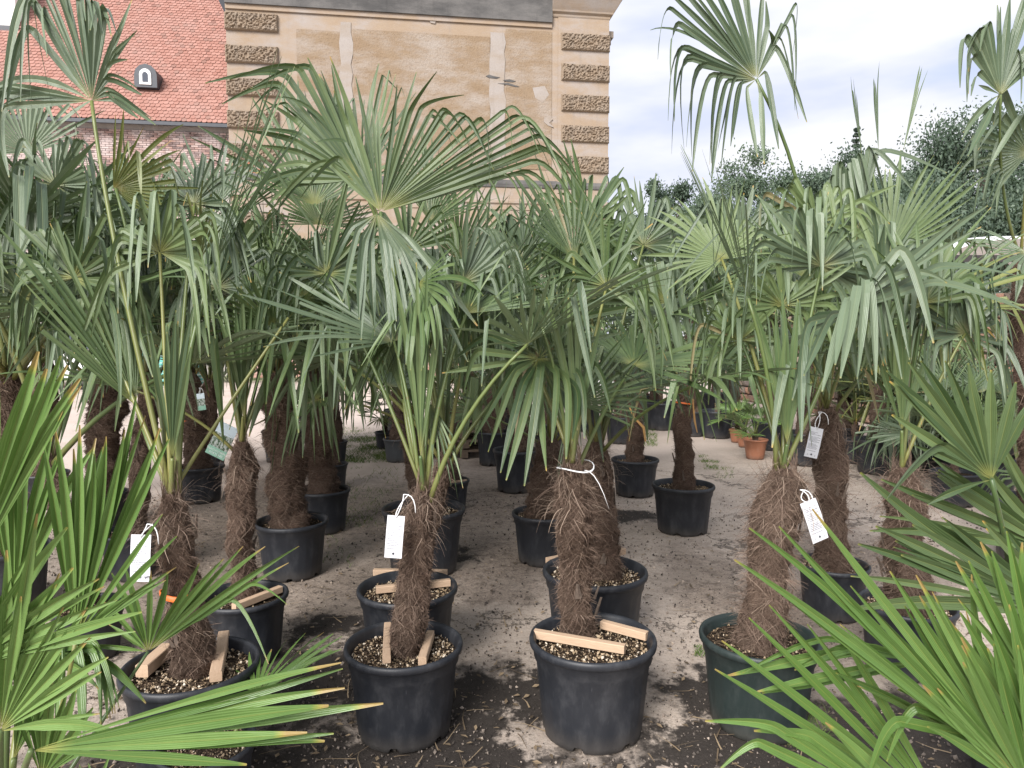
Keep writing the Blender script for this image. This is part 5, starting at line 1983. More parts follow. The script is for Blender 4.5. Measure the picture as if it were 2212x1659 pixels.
young('FL', 'bright green young palm filling the lower left corner', P0(40, 1600, 1.85), 0.36, 0.42, 201, 0)
young('FM', 'young palm in black tub low beside the front left palm tub', P0(445, 1590, 2.42), 0.34, 0.06, 203, 2)
young('FR', 'bright green young palm filling the lower right corner', P0(2260, 1700, 1.75), 0.38, 0.45, 202, 0)
young('FR2', 'dark green young palm at the right picture edge above the brighter one', P0(2235, 1300, 2.45), 0.40, 0.60, 204, 0)
FLB = dict(base=(0, 1900, 1.75), mat='leaf_young', pleat=.85)
shaped('FL', (67, 1622, 1.45), [(None, (717, 1433)), (None, (750, 1442)), (None, (745, 1490)), (None, (785, 1535), -.05), (None, (733, 1553), -.05), (None, (703, 1548), -.08), (None, (697, 1600), -.08), (None, (653, 1597), -.1),
       (None, (523, 1652), -.1)], 1, w=36, seed=1, split=.5, **FLB)
shaped('FL', (320, 1408, 2.05), [(None, (230, 1346)), (None, (167, 1386)), (None, (228, 1290)), (None, (247, 1223)), (None, (265, 1216)), (None, (322, 1226)), (None, (362, 1219)), (None, (437, 1208)), (None, (480, 1198)), (None, (520, 1183)),
       (None, (570, 1168)), (None, (640, 1164)), (None, (628, 1213)), ((533, 1266), (610, 1309)), ((490, 1295), (576, 1413))], 1, w=19, seed=2, split=.3, r0=.008, bend=(230, 1540, 2.0), **FLB)
shaped('FL', (-70, 1260, 1.4), [(None, (10, 800)), (None, (65, 778)), (None, (106, 773)), (None, (140, 765)), (None, (160, 761)), (None, (172, 783)), (None, (177, 810)), (None, (170, 843)), (None, (144, 878)), (None, (101, 917))], 1, w=36, seed=3, split=.8, **FLB)
shaped('FL', (163, 1382, 1.85), [(None, (110, 960)), (None, (153, 920)), (None, (178, 922)), (None, (218, 943)), (None, (262, 940)), (None, (302, 928)), (None, (340, 909)), (None, (357, 907)), (None, (370, 914))], 2, w=19, seed=4, split=.5, r0=.008, bend=(130, 1600, 1.85), **FLB)
shaped('FL', (166, 1376, 1.84), [(None, (362, 1110)), (None, (377, 1153)), (None, (377, 1202)), (None, (362, 1249)), (None, (300, 1268))], 1, w=22, seed=9, split=.3, r0=.006, bend=(130, 1600, 1.85), **FLB)
shaped('FL', (-70, 1440, 1.5), [(None, (57, 1180)), (None, (140, 1122)), (None, (154, 1221)), (None, (209, 1245)), (None, (214, 1267)), (None, (264, 1274)), (None, (319, 1312)), (None, (291, 1346))], 1, w=30, seed=5, split=.4, **FLB)
shaped('FL', (30, 1300, 1.9), [(None, (-30, 980)), (None, (10, 930)), (None, (40, 900)), (None, (75, 915)), (None, (110, 930)), (None, (130, 980)), (None, (150, 1040))], 2, w=26, seed=6, split=.5, **FLB)
shaped('FL', (60, 1420, 2.0), [((110, 1390), (110, 1560)), ((150, 1380), (170, 1590)), ((190, 1400), (230, 1570)), ((210, 1420), (265, 1520)), (None, (250, 1440))], 3, w=20, seed=7, **FLB)
shaped('FL', (30, 1640, 1.7), [(None, (20, 1330)), (None, (50, 1310)), (None, (80, 1330)), (None, (120, 1400)), (None, (140, 1440))], 2, w=26, seed=8, split=.6, **FLB)
shaped('FL', (0, 1580, 1.5), [(None, (-20, 1180)), (None, (20, 1160)), (None, (70, 1190)), (None, (115, 1240)), (None, (160, 1300)), (None, (200, 1370)), (None, (225, 1440)), (None, (215, 1530))], 2, w=24, seed=20, split=.5, **FLB)
shaped('FL', (90, 1680, 1.7), [(None, (-10, 1420)), (None, (30, 1400)), (None, (80, 1440)), (None, (140, 1480)), (None, (200, 1520)), (None, (250, 1570))], 2, w=22, seed=21, split=.5, **FLB)
FRB = dict(base=(2290, 1950, 1.75), mat='leaf_young', pleat=.85)
shaped('FR', (2142, 1036, 2.1), [(None, (2000, 1075)), ((2042, 966), (1912, 1073)), (None, (1975, 955)), (None, (1933, 893)), (None, (1928, 812)), (None, (1930, 795)), (None, (1965, 775)), (None, (2000, 776)), (None, (2050, 780)), (None, (2088, 786)),
       (None, (2145, 798)), (None, (2198, 815)), (None, (2235, 850))], 1, w=23, seed=10, split=.5, base=(2235, 1500, 2.3), bend=(2190, 1250, 2.2), mat='leaf', pleat=.8)
shaped('FR', (2215, 1690, 1.5), [(None, (1797, 1336)), (None, (1602, 1224)), (None, (1585, 1191)), (None, (1638, 1106)), (None, (1690, 1150)), (None, (1735, 1106)), (None, (1842, 1243)), (None, (1918, 1226)), (None, (1968, 1229)), (None, (2030, 1260))], 1, w=23, seed=11, split=.5, **FRB)
shaped('FR', (2050, 1770, 1.7), [(None, (1530, 1440)), (None, (1553, 1389)), (None, (1583, 1369)), (None, (1612, 1336)), (None, (1677, 1303)), (None, (1740, 1330)), (None, (1800, 1350))], 1, w=21, seed=12, split=.5, **FRB)
shaped('FR', (1995, 1430, 1.75), [((1900, 1440), (1620, 1500)), ((1875, 1453), (1642, 1504)), ((1890, 1405), (1575, 1466)), ((1800, 1380), (1595, 1438)), ((1860, 1400), (1720, 1450)), (None, (1905, 1345))], 1, w=24, seed=13, fall=-.03, bend=(2200, 1600, 1.7), **FRB)
shaped('FR', (1990, 1770, 1.6), [((1642, 1606), (1550, 1655)), ((1672, 1573), (1502, 1549)), ((1760, 1590), (1640, 1560)), (None, (1780, 1540))], 1, w=27, seed=14, fall=0, **FRB)
shaped('FR', (2235, 1620, 1.55), [((1948, 1556), (1878, 1668)), ((1990, 1530), (1930, 1640)), (None, (1930, 1470)), (None, (1985, 1400)), (None, (2040, 1330)), (None, (2080, 1320)), (None, (2128, 1300)), (None, (2170, 1290))], 1, w=24, seed=15, fall=0, **FRB)
shaped('FR', (2160, 1640, 1.65), [(None, (1830, 1450)), (None, (1850, 1380)), (None, (1900, 1330)), (None, (1960, 1290)), (None, (2030, 1290)), (None, (2090, 1310)), (None, (2160, 1330)), (None, (2210, 1350))], 2, w=19, seed=16, split=.55, **FRB)
shaped('FR', (2250, 1520, 1.6), [(None, (2060, 1280)), (None, (2080, 1210)), (None, (2125, 1170)), (None, (2175, 1150)), (None, (2225, 1150)), (None, (2270, 1170))], 2, w=22, seed=19, split=.5, **FRB)
shaped('FR', (2230, 1720, 1.5), [(None, (2000, 1560)), (None, (2020, 1480)), (None, (2070, 1410)), (None, (2140, 1380)), (None, (2200, 1390))], 2, w=24, seed=20, split=.5, **FRB)
shaped('FR2', (2310, 1335, 2.1), [(None, (1850, 1215)), (None, (1855, 1160)), (None, (1878, 1136)), (None, (1928, 1183)), (None, (1968, 1136)), (None, (2042, 1123)), (None, (2105, 1120)), (None, (2170, 1130))], 2, w=30, seed=17, split=.6, base=(2290, 1700, 2.3), pleat=.8)
shaped('FR2', (2300, 1200, 2.4), [(None, (1900, 1100)), (None, (1960, 1060)), (None, (2020, 1010)), (None, (2090, 990)), (None, (2180, 980))], 3, w=24, seed=18, split=.5, base=(2290, 1600, 2.45), pleat=.8)

# ================================================================== SMALL THINGS
# wooden battens wedged in the tubs
def batten(label, tub_key, p0, p1, lift=0.012, w=0.034, h=0.036):
    root = ROOTS[tub_key]
    D = [c for c in root.children if c.name.startswith('pot')][0].scale.x
    z = SOIL_Z * D + lift
    a_, b_ = on_z(p0[0], p0[1], z + h / 2), on_z(p1[0], p1[1], z + h / 2)
    v_ = b_ - a_
    mb = MB()
    hx, hy, hz, c_ = v_.length / 2, w / 2, h / 2, 0.003
    vs = []
    for x in (-hx, hx):
        vs += [(x, -hy + c_, -hz), (x, hy - c_, -hz), (x, hy, -hz + c_), (x, hy, hz - c_), (x, hy - c_, hz), (x, -hy + c_, hz), (x, -hy, hz - c_), (x, -hy, -hz + c_)]
    fs = [tuple(reversed(range(8))), tuple(range(8, 16))] + [(i, (i + 1) % 8, 8 + (i + 1) % 8, 8 + i) for i in range(8)]
    mb.add(vs, fs)
    o = link('wood_batten', mb.mesh('wood_batten', M['wood']), None, (a_ + b_) / 2, (0, 0, math.atan2(v_.y, v_.x)))
    tag(o, label, 'batten', 'wooden battens wedged in the tubs')


batten('wood batten left of the thin shaggy trunk in the front tub', 'A', (838, 1352), (835, 1424))
batten('wood batten right of the thin shaggy trunk in the front tub', 'A', (930, 1370), (912, 1428))
batten('long wood batten across the near side of the widest front tub', 'B', (1152, 1368), (1350, 1402))
batten('short wood batten on the pebbles right of the trunk in the widest tub', 'B', (1300, 1348), (1398, 1374))
batten('wood batten behind the trunk in the second centre tub', 'C', (807, 1236), (966, 1238))
batten('wood batten across the near side of the second centre tub', 'C', (812, 1274), (972, 1258))
batten('stout wood batten left of the orange-banded trunk', 'F', (306, 1450), (362, 1402), h=0.05, w=0.05)
batten('wood batten right of the orange-banded trunk', 'F', (484, 1372), (466, 1462), h=0.04, w=0.045)
batten('wood batten along the rim of the tub behind the orange-banded palm', 'G', (505, 1312), (606, 1272))
batten('short wood batten at the left of the leaning trunk tub', 'D', (1182, 1212), (1212, 1206))
batten('short wood batten at the back right of the leaning trunk tub', 'D', (1322, 1196), (1348, 1190))
batten('wood batten in the tub behind the dark green tub', 'X', (1798, 1196), (1842, 1222))
batten('slim wood batten in the small tub behind the centre row', 'O2', (948, 1046), (1008, 1038), w=0.02, h=0.025)
batten('wood batten stub in the tub of the thick dark trunk', 'I', (716, 1040), (722, 1052))


def text_mesh(txt, size, mat):
    cu = bpy.data.curves.new('print', 'FONT')
    cu.body = txt
    cu.size = size
    cu.align_x = 'CENTER'
    cu.align_y = 'CENTER'
    cu.extrude = 0.0002
    ob = bpy.data.objects.new('print', cu)
    COL.objects.link(ob)
    dg = bpy.context.evaluated_depsgraph_get()
    dg.update()
    me = bpy.data.meshes.new_from_object(ob.evaluated_get(dg))
    bpy.data.objects.remove(ob)
    bpy.data.curves.remove(cu)
    me.materials.clear()
    me.materials.append(M[mat])
    me.name = 'print'
    return me


def plant_tag(label, top, bot, wpx, Y, knot, mat='tag', extra=None, yaw=0.0):
    """A card hanging on a string: TOP / BOT middle of its upper / lower edge in the picture, KNOT where the string is tied."""
    a_, b_ = at(top[0], top[1], Y), at(bot[0], bot[1], Y - 0.01)
    k_ = at(knot[0], knot[1], Y + 0.02)
    L = (b_ - a_).length
    W = wpx * Y / FPX
    root = thing('plant_tag', label, 'tag', a_, 'cards hanging on the palms')
    up_ = (a_ - b_).normalized()
    fw = (Vector((math.sin(yaw), -math.cos(yaw), 0.0)))
    fw = (fw - up_ * fw.dot(up_)).normalized()
    rt = up_.cross(fw)
    Mx = Matrix((rt, up_, fw)).transposed()
    if Mx.determinant() < 0:
        rt = -rt
        Mx = Matrix((rt, up_, fw)).transposed()
    q = Mx.to_euler()
    NB = 6
    vs, fs, uvs = [], [], []
    for j in range(NB + 1):
        y = -L * j / NB
        zc_ = 0.006 * math.sin(j / NB * 2.6)
        for x in (-W / 2, W / 2):
            vs.append((x, y, zc_))
            uvs.append((0 if x < 0 else 1, 1 - j / NB))
    m0 = len(vs)
    vs += [(x, y, z - 0.0012) for x, y, z in vs[:m0]]
    uvs += [(0.02, 0.02)] * m0
    for j in range(NB):
        q0 = j * 2
        fs += [(q0, q0 + 2, q0 + 3, q0 + 1), (m0 + q0 + 1, m0 + q0 + 3, m0 + q0 + 2, m0 + q0), (q0, m0 + q0, m0 + q0 + 2, q0 + 2), (q0 + 1, q0 + 3, m0 + q0 + 3, m0 + q0 + 1)]
    mb = MB()
    mb.add(vs, fs, uvs)
    card = link('card', mb.mesh('card', M[mat]), root, (0, 0, 0), q)
    for txt, size, x, y, mt in extra or ():
        tz = 0.006 * math.sin((1 - y) * 2.6) + 0.0016
        link('print', text_mesh(txt, size * L, mt), card, (W * (x - 0.5), -L * (1 - y), tz))
    # tree emblem at the foot of the white cards
    if mat == 'tag':
        em = MB()
        s_ = L * 0.038
        for cx, cy, r_ in ((0, 0.35, .62), (-.42, .1, .42), (.42, .1, .42), (0, -.05, .5)):
            ring = [(s_ * (cx + r_ * math.cos(t_ * math.pi / 5)), s_ * (cy + r_ * math.sin(t_ * math.pi / 5)), 0) for t_ in range(10)]
            em.add(ring, [tuple(range(10))])
        em.add([(-s_ * .12, -s_ * 1.1, 0.0002), (s_ * .12, -s_ * 1.1, 0.0002), (s_ * .12, -s_ * .2, 0.0002), (-s_ * .12, -s_ * .2, 0.0002)], [(0, 1, 2, 3)])
        for x0 in (-.30, .27):
            em.add([(W * x0, -s_ * 1.3, 0), (W * (x0 + .02), -s_ * 1.3, 0), (W * (x0 + .02), s_ * .3, 0), (W * x0, s_ * .3, 0)], [(0, 1, 2, 3)])
        link('emblem', em.mesh('emblem', M['ink']), card, (0, -L * 0.90, 0.006 * math.sin(0.90 * 2.6) + 0.0012))
    mb = MB()
    kk = k_ - a_
    hole = up_ * -0.008 + fw * 0.004
    side_ = Vector((0.012, -0.01, 0.01))
    mb.tube(bez(hole, hole.lerp(kk, .5) + side_ * 1.5, kk, 8), 0.0022, 5)
    mb.tube(bez(hole, hole.lerp(kk, .5) - side_ * 2.2, kk + Vector((0.02, 0, 0)), 8), 0.0022, 5)
    mb.tube(bez(kk, kk + Vector((0.05, -.02, 0.01)), kk + Vector((0.05, -.02, -0.07)), 6), 0.0022, 5)
    link('string', mb.mesh('string', M['string'], True), root)
    return root


plant_tag('white printed card hanging left of the thin shaggy front trunk', (856, 1114), (849, 1205), 38, 2.80, (872, 1068))
plant_tag('white printed card with handwritten price 149. beside the orange-banded trunk', (305, 1155), (304, 1256), 44, 2.58, (318, 1132),
          extra=[('149.', 0.085, 0.86, 0.10, 'ink'), ('6', 0.07, 0.80, 0.95, 'ink')])
plant_tag('white printed card high on the curly-fibred trunk behind the green tub', (1765, 924), (1750, 988), 29, 4.02, (1768, 890))
plant_tag('white printed card tilted low over the shaggy trunk of the green tub', (1745, 1082), (1772, 1168), 42, 2.86, (1728, 1058), yaw=0.3)
plant_tag('small white card among drooping leaves left of the cut-stub trunk', (1135, 862), (1127, 886), 15, 6.3, (1130, 845))
plant_tag('tilted picture card with palm photo on the left sand background', (496, 918), (463, 986), 44, 5.9, (500, 905), mat='picture',
          extra=[('TRACHYCARPUS', 0.085, 0.52, 0.17, 'ink_white'), ('FORTUNEI', 0.085, 0.52, 0.08, 'ink_white')])
plant_tag('dim picture card hanging between the two dark trunks at left', (432, 850), (437, 886), 18, 6.9, (430, 838), mat='picture')
plant_tag('narrow picture card on the slim palm in the nearer lone tub', (1478, 852), (1487, 893), 11, 6.3, (1470, 835), mat='picture')

# orange bands, white ties and the yellow torn leaf bases


def ring_on(px, py, Y, r, name, label, cat, mat, w=0.02, tail=None):
    c = at(px, py, Y)
    mb = MB()
    pts = [Vector((math.cos(t_) * r, math.sin(t_) * r, 0.01 * math.sin(2 * t_))) for t_ in [2 * math.pi * k / 20 for k in range(21)]]
    vs, fs = [], []
    for p in pts:
        vs += [p + Vector((0, 0, -w / 2)), p + Vector((0, 0, w / 2)), p * 0.94 + Vector((0, 0, w / 2))]
    for i in range(20):
        q0 = i * 3
        fs += [(q0, q0 + 3, q0 + 4, q0 + 1), (q0 + 1, q0 + 4, q0 + 5, q0 + 2)]
    mb.add(vs, fs)
    if tail:
        t0 = Vector((r * tail[0], -r * 0.8, 0))
        mb.tube(bez(t0, t0 + Vector((tail[1] * .5, -.03, .01)), t0 + Vector((tail[1], -.03, tail[2])), 6), [w * .5, w * .5, w * .45, w * .4, w * .3, w * .2], 4)
    return tag(link(name, mb.mesh(name, M[mat], True), None, c, (0.08, -0.06, 0)), label, cat)


ring_on(393, 1276, 2.74, 0.080, 'trunk_band', 'bright orange band tied low round the front left palm trunk', 'band', 'orange', 0.022, (0.5, 0.09, 0.05))
ring_on(409, 905, pot_fit(432, 1005, 102)[0].y, 0.112, 'trunk_band', 'thin orange band round the dark trunk beside the picture card', 'band', 'orange', 0.014)
ring_on(1478, 868, pot_fit(1476, 1045, 136)[0].y, 0.092, 'trunk_band', 'faded orange band round the slim palm in the nearer lone tub', 'band', 'orange', 0.012)
ring_on(1243, 1008, pot_fit(1280, 1372, 281)[0].y, 0.080, 'string_tie', 'white string tied round the top of the trunk in the widest tub', 'string', 'string', 0.0045, (0.4, 0.09, -0.16))
M['sash'] = simple('torn_yellow_leaf_base', (0.42, 0.24, 0.085), 0.7, 0.3, 0.25, 14, 0.2)


def torn(key, pts, label):
    root = ROOTS[key]
    mb = MB()
    ps = [at(*p) - root.location for p in pts[0]], [at(*p) - root.location for p in pts[1]]
    n_ = len(ps[0])
    vs = [p for p in ps[0]] + [p for p in ps[1]]
    vs += [p + Vector((0, 0.012, 0)) for p in vs]
    fs = []
    for i in range(n_ - 1):
        fs += [(i, i + 1, n_ + i + 1, n_ + i), (2 * n_ + i + 1, 2 * n_ + i, 3 * n_ + i, 3 * n_ + i + 1)]
    mb.add(vs, fs)
    tag(link('dry_leaf_base', mb.mesh('dry_leaf_base', M['sash'], True), root), label)


yv = ROOTS['V'].location.y
torn('V', ([(1496, 862, yv - .13), (1497, 885, yv - .15), (1499, 910, yv - .16), (1506, 935, yv - .18)],
           [(1498, 861, yv - .12), (1500, 882, yv - .13), (1503, 910, yv - .15), (1507, 934, yv - .17)]), 'bright orange-yellow torn leaf base')
yu = ROOTS['U'].location.y
torn('U', ([(1358, 880, yu - .13), (1370, 905, yu - .15), (1388, 925, yu - .16), (1393, 955, yu - .15)],
           [(1360, 877, yu - .12), (1373, 902, yu - .14), (1393, 922, yu - .15), (1396, 952, yu - .14)]), 'bright yellow torn leaf base')

# terracotta pots with little fan palms, and dark tubs by the rubble wall


def small_pot(name, label, rim, ratio_h, potmat, nf, h, plen, R, seed, group, mat='leaf_young', peb=None):
    pos, D = pot_fit(rim[0], rim[1], rim[2], POT_H * ratio_h)
    return potted_palm('sp%d' % seed, label, pos, D, pos + Vector((0, 0, SOIL_Z * D * ratio_h + h)), 0.035, nf, plen, R, mat, potmat, peb, group, seed, elev=(80, 20), stubs=0,
                       fronds=SMALL, ratio=ratio_h, name=name)


G_TC = 'small palms in terracotta pots by the rubble wall'
small_pot('potted_fan_palm', 'small fan palm in the nearest terracotta pot, right of its row', (1632, 950, 54), 1.0, 'terracotta', 9, 0.12, 0.30, 0.26, 301, G_TC)
small_pot('potted_fan_palm', 'small fan palm in the middle terracotta pot', (1608, 938, 34), 1.05, 'terracotta', 8, 0.12, 0.32, 0.26, 302, G_TC)
small_pot('potted_fan_palm', 'small fan palm in the terracotta pot farthest left of its row', (1592, 928, 34), 1.05, 'terracotta', 8, 0.10, 0.30, 0.26, 303, G_TC)
small_pot('potted_fan_palm', 'small fan palm in the darker red terracotta pot behind the others', (1652, 920, 34), 1.0, 'terracotta', 8, 0.12, 0.30, 0.26, 304, G_TC)
small_pot('potted_fan_palm', 'little fan palm in small black pot on the grass edge', (832, 932, 46), 1.05, 'pot', 10, 0.18, 0.36, 0.30, 305, None, 'leaf')
small_pot('potted_fan_palm', 'spiky yellowish palm in terracotta tub behind the deep black tub', (1046, 888, 52), 0.9, 'terracotta', 14, 0.16, 0.40, 0.34, 306, None, 'leaf_yellow')
small_pot('potted_fan_palm', 'bushy bright young palm between the centre rows', (1000, 905, 48), 1.0, 'pot', 16, 0.25, 0.55, 0.42, 307, None, 'leaf_young')
G_WT = 'dark plant tubs along the rubble wall'
small_pot('potted_shrub_palm', 'leafy plant in the large black tub at the far end of the path', (1428, 868, 82), 0.95, 'pot', 14, 0.45, 0.7, 0.55, 308, G_WT, 'leaf')
small_pot('potted_shrub_palm', 'plant in the black tub half hidden behind the far path tub', (1398, 852, 60), 0.95, 'pot', 10, 0.4, 0.6, 0.5, 309, G_WT, 'leaf')
small_pot('potted_shrub_palm', 'slim grey-stemmed plant in the black tub near the terracotta pots', (1550, 886, 74), 1.05, 'pot', 12, 0.9, 0.6, 0.5, 310, G_WT, 'leaf')
small_pot('potted_shrub_palm', 'plant in the rear black tub behind the grey-stemmed plant', (1540, 848, 62), 0.95, 'pot', 10, 0.8, 0.6, 0.5, 311, G_WT, 'leaf')
small_pot('potted_shrub_palm', 'plant in small black tub right of the curly-fibred trunk', (1845, 948, 62), 1.1, 'pot', 10, 0.3, 0.5, 0.45, 312, G_WT, 'leaf')
small_pot('potted_shrub_palm', 'plant in small grey tub before the rubble wall', (1930, 950, 52), 1.1, 'pot_grey', 10, 0.3, 0.5, 0.45, 313, G_WT, 'leaf')
small_pot('potted_shrub_palm', 'spiky grey plant in the broad tub at right before the wall', (2036, 962, 92), 0.85, 'pot', 18, 0.2, 0.5, 0.5, 314, G_WT, 'leaf_grey')
small_pot('potted_shrub_palm', 'plant in black tub partly behind the right foreground fan', (2062, 1018, 100), 0.95, 'pot', 10, 0.3, 0.5, 0.4, 315, G_WT, 'leaf')
small_pot('potted_shrub_palm', 'feathery plant in dark tub at the right edge before the wall', (2150, 955, 90), 0.9, 'pot', 16, 0.25, 0.6, 0.5, 316, G_WT, 'leaf')

# stack of wooden pallets in the centre


def pallet_meshes():
    a_, b_ = MB(), MB()
    a_.box((0, 0, 0), (1.1, 0.095, 0.022))
    b_.box((0, 0, 0), (0.10, 0.75, 0.085))
    return a_.mesh('plank', M['old_wood']), b_.mesh('bearer', M['old_wood'])


PLANK, BEARER = pallet_meshes()
pp0 = at(1005, 1015, 9.7)
for k in range(5):
    lab = ['bottom pallet of the weathered wooden stack', 'second pallet up in the weathered wooden stack', 'middle pallet of the weathered wooden stack',
           'fourth pallet up in the weathered wooden stack', 'topmost pallet of the weathered wooden stack'][k]
    pr_ = thing('wooden_pallet', lab + ' between the centre palms', 'pallet', (pp0.x, 9.9, 0.012 + k * 0.133), 'stacked weathered wooden pallets', (0, 0, 0.06 * math.sin(k * 2.1)))
    for x in (-.48, 0, .48):
        link('bearer', BEARER, pr_, (x, 0, 0.044))
    for y in (-.32, -.11, .11, .32):
        link('plank', PLANK, pr_, (0, y, 0.099))

# stack of turquoise plastic crates far left
M['turquoise'] = simple('turquoise_plastic', (0.12, 0.42, 0.37), 0.4, 0.5, 0.15, 3)
M['turquoise_pale'] = simple('pale_turquoise_plastic', (0.42, 0.62, 0.58), 0.4, 0.5, 0.1, 3)


def slat_pallet(mat):
    mb = MB()
    for y in (-.5, 0, .5):
        mb.box((0, y, 0.035), (2.2, 0.10, 0.07))
    top = MB()
    for k in range(11):
        top.box((-1.0 + 0.2 * k, 0, 0.085), (0.13, 1.1, 0.03))
    return mb.mesh('runner', M[mat]), top.mesh('deck', M['turquoise_pale'])


RUN, DECK = slat_pallet('turquoise')
tp = at(332, 772, 23.0)
NTH = ['lowest', 'second', 'third', 'fourth', 'fifth', 'sixth', 'seventh', 'eighth', 'ninth', 'tenth', 'eleventh', 'topmost']
n_t = 12
for k in range(n_t):
    pr_ = thing('plastic_pallet', NTH[k] + ' slatted turquoise pallet, counted from the bottom of the tall stack beyond the left trunks', 'pallet', (tp.x, 23.6, 0.11 * k), 'stack of turquoise plastic pallets',
                (0, 0, 0.02 * math.sin(k)))
    link('runner', RUN, pr_)
    link('deck', DECK, pr_)

# white van parked far left


def van():
    c = at(95, 800, 21.5)
    root = thing('parked_van', 'small white van parked on the sand behind the left palms', 'van', (c.x, 22.4, 0), None, (0, 0, -0.12))
    prof = [(-2.1, .35), (-2.15, .75), (-2.0, 1.1), (-1.25, 1.22), (-0.55, 1.78), (0.1, 1.88), (1.7, 1.86), (1.98, 1.5), (2.08, .9), (2.05, .35)]
    n_ = len(prof)
    mb = MB()
    vs = []
    for y, ins in ((-.80, .06), (-.86, 0), (.86, 0), (.80, .06)):
        for x, z in prof:
            vs.append((x * (1 - ins * .4), y * (1 - 0.10 * max(0, z - 1.1)), z - (ins * .4 if z > 1 else 0)))
    fs = [tuple(range(n_)), tuple(reversed(range(3 * n_, 4 * n_)))]
    for j in range(3):
        for i in range(n_):
            i2 = (i + 1) % n_
            fs.append((j * n_ + i, (j + 1) * n_ + i, (j + 1) * n_ + i2, j * n_ + i2))
    mb.add(vs, fs)
    body = link('body', mb.mesh('body', M['white_paint']), root)
    for pts in (((-1.12, 1.2), (-.52, 1.68), (.05, 1.72), (.05, 1.2)), ((.15, 1.2), (.15, 1.72), (1.0, 1.72), (1.0, 1.2)), ((1.1, 1.2), (1.1, 1.72), (1.62, 1.7), (1.78, 1.25))):
        w_ = MB()
        w_.add([(x, -.875 * (1 - 0.10 * max(0, z - 1.1)), z) for x, z in pts] + [(x, -.84 * (1 - 0.10 * max(0, z - 1.1)), z) for x, z in pts],
               [(3, 2, 1, 0), (0, 1, 5, 4), (1, 2, 6, 5), (2, 3, 7, 6), (3, 0, 4, 7)])
        link('window', w_.mesh('window', M['dark_glass']), root)
    ty, rm = MB(), MB()
    ty.lathe([(0.20, -.09), (.30, -.09), (.32, -.05), (.32, .05), (.30, .09), (.20, .09)], 24)
    rm.lathe([(0.001, -.07), (.08, -.085), (.20, -.06), (.20, .06)], 16)
    TY, RM = ty.mesh('tyre', M['roof_board'], True), rm.mesh('rim', M['pot_grey'], True)
    for x in (-1.35, 1.3):
        for y in (-.78, .78):
            wv = bpy.data.objects.new('wheel', None)
            COL.objects.link(wv)
            wv.parent = root
            wv.location = (x, y, .32)
            wv.rotation_euler = (math.pi / 2 if y < 0 else -math.pi / 2, 0, 0)
            link('tyre', TY, wv, (0, 0, 0), (math.pi, 0, 0))
            link('rim', RM, wv, (0, 0, 0), (math.pi, 0, 0))
    lm = MB()
    lm.box((2.07, -.6, .95), (.06, .16, .34))
    link('tail_light', lm.mesh('tail_light', M['orange']), root)


van()

# two-wheeled hand cart beyond the slim palms


def cart():
    c = at(1338, 905, 15.5)
    root = thing('hand_cart', 'white two-wheeled hand cart with dark tyres behind the slim palms', 'cart', (c.x, 15.6, 0), None, (0, 0, 0.3))
    mb = MB()
    mb.box((0, 0, .52), (.95, .6, .05))
    for y in (-.3, .3):
        mb.box((0, y, .66), (.95, .03, .24))
    for x in (-.47, .47):
        mb.box((x, 0, .66), (.03, .57, .24))
    link('tray', mb.mesh('tray', M['white_paint']), root)
    ty = MB()
    ty.lathe([(.17, -.05), (.25, -.055), (.28, -.03), (.28, .03), (.25, .055), (.17, .05)], 24)
    hb_ = MB()
    hb_.lathe([(.001, -.04), (.05, -.06), (.17, -.02), (.17, .02)], 12)
    TY, HB = ty.mesh('tyre', M['roof_board'], True), hb_.mesh('rim', M['pot_grey'], True)
    for y in (-.38, .38):
        w_ = bpy.data.objects.new('wheel', None)
        COL.objects.link(w_)
        w_.parent = root
        w_.location = (.1, y, .28)
        w_.rotation_euler = (math.pi / 2, 0, 0)
        link('tyre', TY, w_)
        link('rim', HB, w_)
    h = MB()
    for y in (-.25, .25):
        h.tube([(-.45, y, .55), (-.9, y, .62), (-1.25, y, .95)], .018, 6)
    h.tube([(-1.25, -.25, .95), (-1.25, .25, .95)], .018, 6)
    h.tube([(.1, -.38, .28), (.1, .38, .28)], .02, 6)
    h.tube([(.1, 0, .28), (.1, 0, .52)], .03, 6)
    h.tube([(-.42, 0, 0), (-.42, 0, .5)], .02, 6)
    link('handle', h.mesh('handle', M['lead'], True), root)


cart()

# table of seedlings far left (grey boards on trestles)
tg = at(560, 800, 24.0)
tb = thing('trestle_table', 'grey-topped trestle table standing before the low brick wall', 'table', (tg.x + 0.6, 24.2, 0))
mb = MB()
mb.box((0, 0, .86), (2.6, .8, .05))
link('table_top', mb.mesh('table_top', M['pot_grey']), tb)
lg = MB()
lg.box((0, 0, .415), (.07, .07, .83))
LEG = lg.mesh('leg', M['post_wood'])
for x in (-1.2, 1.2):
    for y in (-.32, .32):
        link('leg', LEG, tb, (x, y, 0))

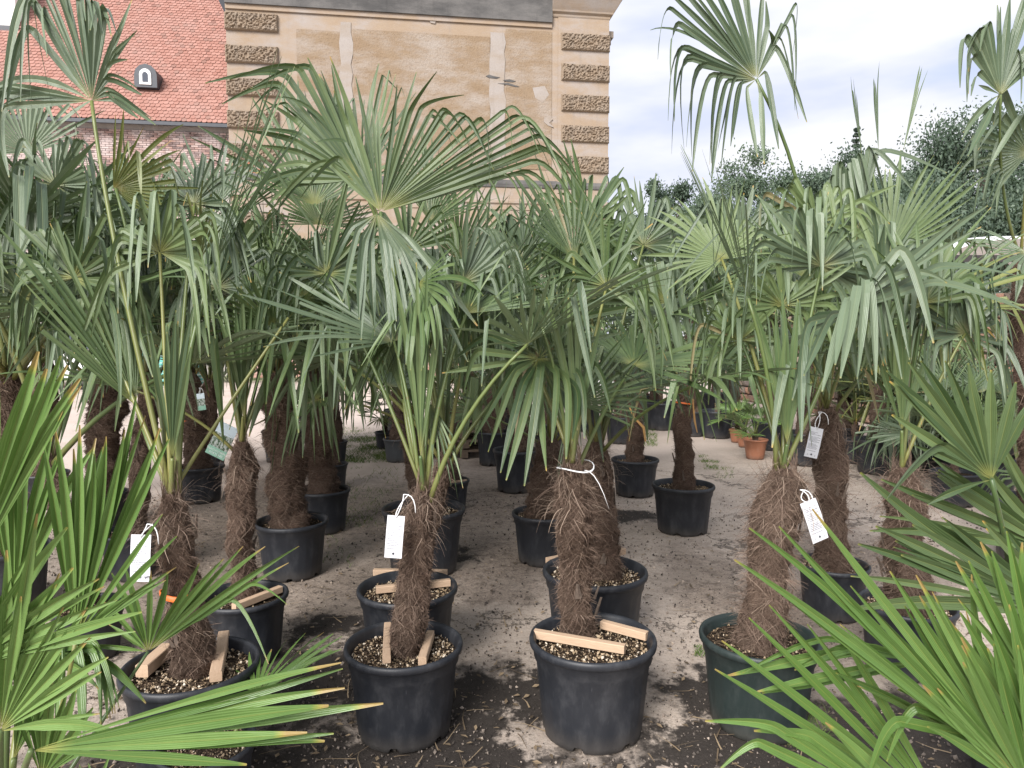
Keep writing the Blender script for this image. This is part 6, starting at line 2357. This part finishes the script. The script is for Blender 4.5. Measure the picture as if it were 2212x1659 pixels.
# ================================================================== GROUND COVER AND LITTER
rg = random.Random(99)
gv = MB()
for _ in range(13000):
    Y = 2.4 + 5.0 * rg.random() ** 1.5
    x = rg.uniform(-.75, .75) * Y
    lump(gv, Vector((x, Y, 0.001)), rg.choice((.002, .003, .003, .004, .0065)) * (1 + .08 * Y), rg, min(1, max(0, rg.gauss(.42, .26))))
tag(link('gravel', gv.mesh('gravel', M['gravel'])), 'loose grit and small stones scattered over the yard', None, None, 'stuff')
lt = MB()
for _ in range(700):
    Y = 2.5 + 6.5 * rg.random() ** 1.4
    x = rg.uniform(-.72, .72) * Y
    a_ = rg.uniform(0, 6.28)
    d = Vector((math.cos(a_), math.sin(a_), 0.04))
    strand(lt, Vector((x, Y, 0.008)), d, Vector((0, 0, 1)), rg.uniform(.03, .2), rg.uniform(.003, .009), Vector((rg.uniform(-.5, .5), rg.uniform(-.5, .5), -.03)), rg, rg.uniform(.2, 1), 4)
for _ in range(1500):   # bark chips and dead leaf scraps
    Y = 2.5 + 4.5 * rg.random() ** 1.4
    x = rg.uniform(-.72, .72) * Y
    q = Euler((rg.uniform(-.3, .3), rg.uniform(-.3, .3), rg.uniform(0, 6.28))).to_matrix()
    s_ = rg.uniform(.008, .022)
    lt.add([q @ Vector(p) * s_ + Vector((x, Y, .010)) for p in ((-1, -.3, 0), (.2, -.5, .1), (1, .1, 0), (.1, .5, .15))], [(0, 1, 2, 3)], [(rg.uniform(0, .8), 0)] * 4)
tag(link('litter', lt.mesh('litter', M['straw'])), 'dry straw, bark chips and leaf scraps lying on the ground', None, None, 'stuff')


def grass(label, spots):
    mb = MB()
    for px0, px1, py0, py1, nn, hh in spots:
        for _ in range(nn):
            p = on_z(rg.uniform(px0, px1), rg.uniform(py0, py1), 0)
            if noise.noise(Vector((p.x * 3.1, p.y * 3.1, 5))) + rg.gauss(0, .22) < 0.0:
                continue
            a_ = rg.uniform(0, 6.28)
            d = Vector((math.cos(a_) * .5, math.sin(a_) * .5, 1))
            strand(mb, p, d, Vector((math.sin(a_), -math.cos(a_), 0)), hh * rg.uniform(.5, 1.4), .0025 * (1 + .1 * p.y), Vector((math.cos(a_), math.sin(a_), -.6)), rg, rg.random(), 2)
    tag(link('grass', mb.mesh('grass', M['grass'])), label, None, None, 'stuff')


grass('patch of short grass on the path edge between the left and centre rows', [(745, 845, 945, 1000, 5200, .05), (690, 860, 925, 960, 2500, .04)])
grass('thin weedy grass growing between the left tubs and the centre row', [(735, 860, 1010, 1140, 900, .05), (640, 760, 1150, 1230, 160, .05)])
grass('line of weeds in the concrete crack right of the nearer lone tub', [(1508, 1532, 986, 1000, 500, .045), (1520, 1552, 996, 1014, 320, .035), (1545, 1585, 1010, 1034, 260, .03), (1340, 1420, 930, 965, 1800, .05)])
grass('rough grass at the foot of the low brick wall', [(250, 1020, 803, 826, 9000, .10)])
grass('weeds sprouting beside the dark green tub', [(1690, 1790, 1540, 1620, 420, .05), (1500, 1530, 1395, 1420, 120, .03)])
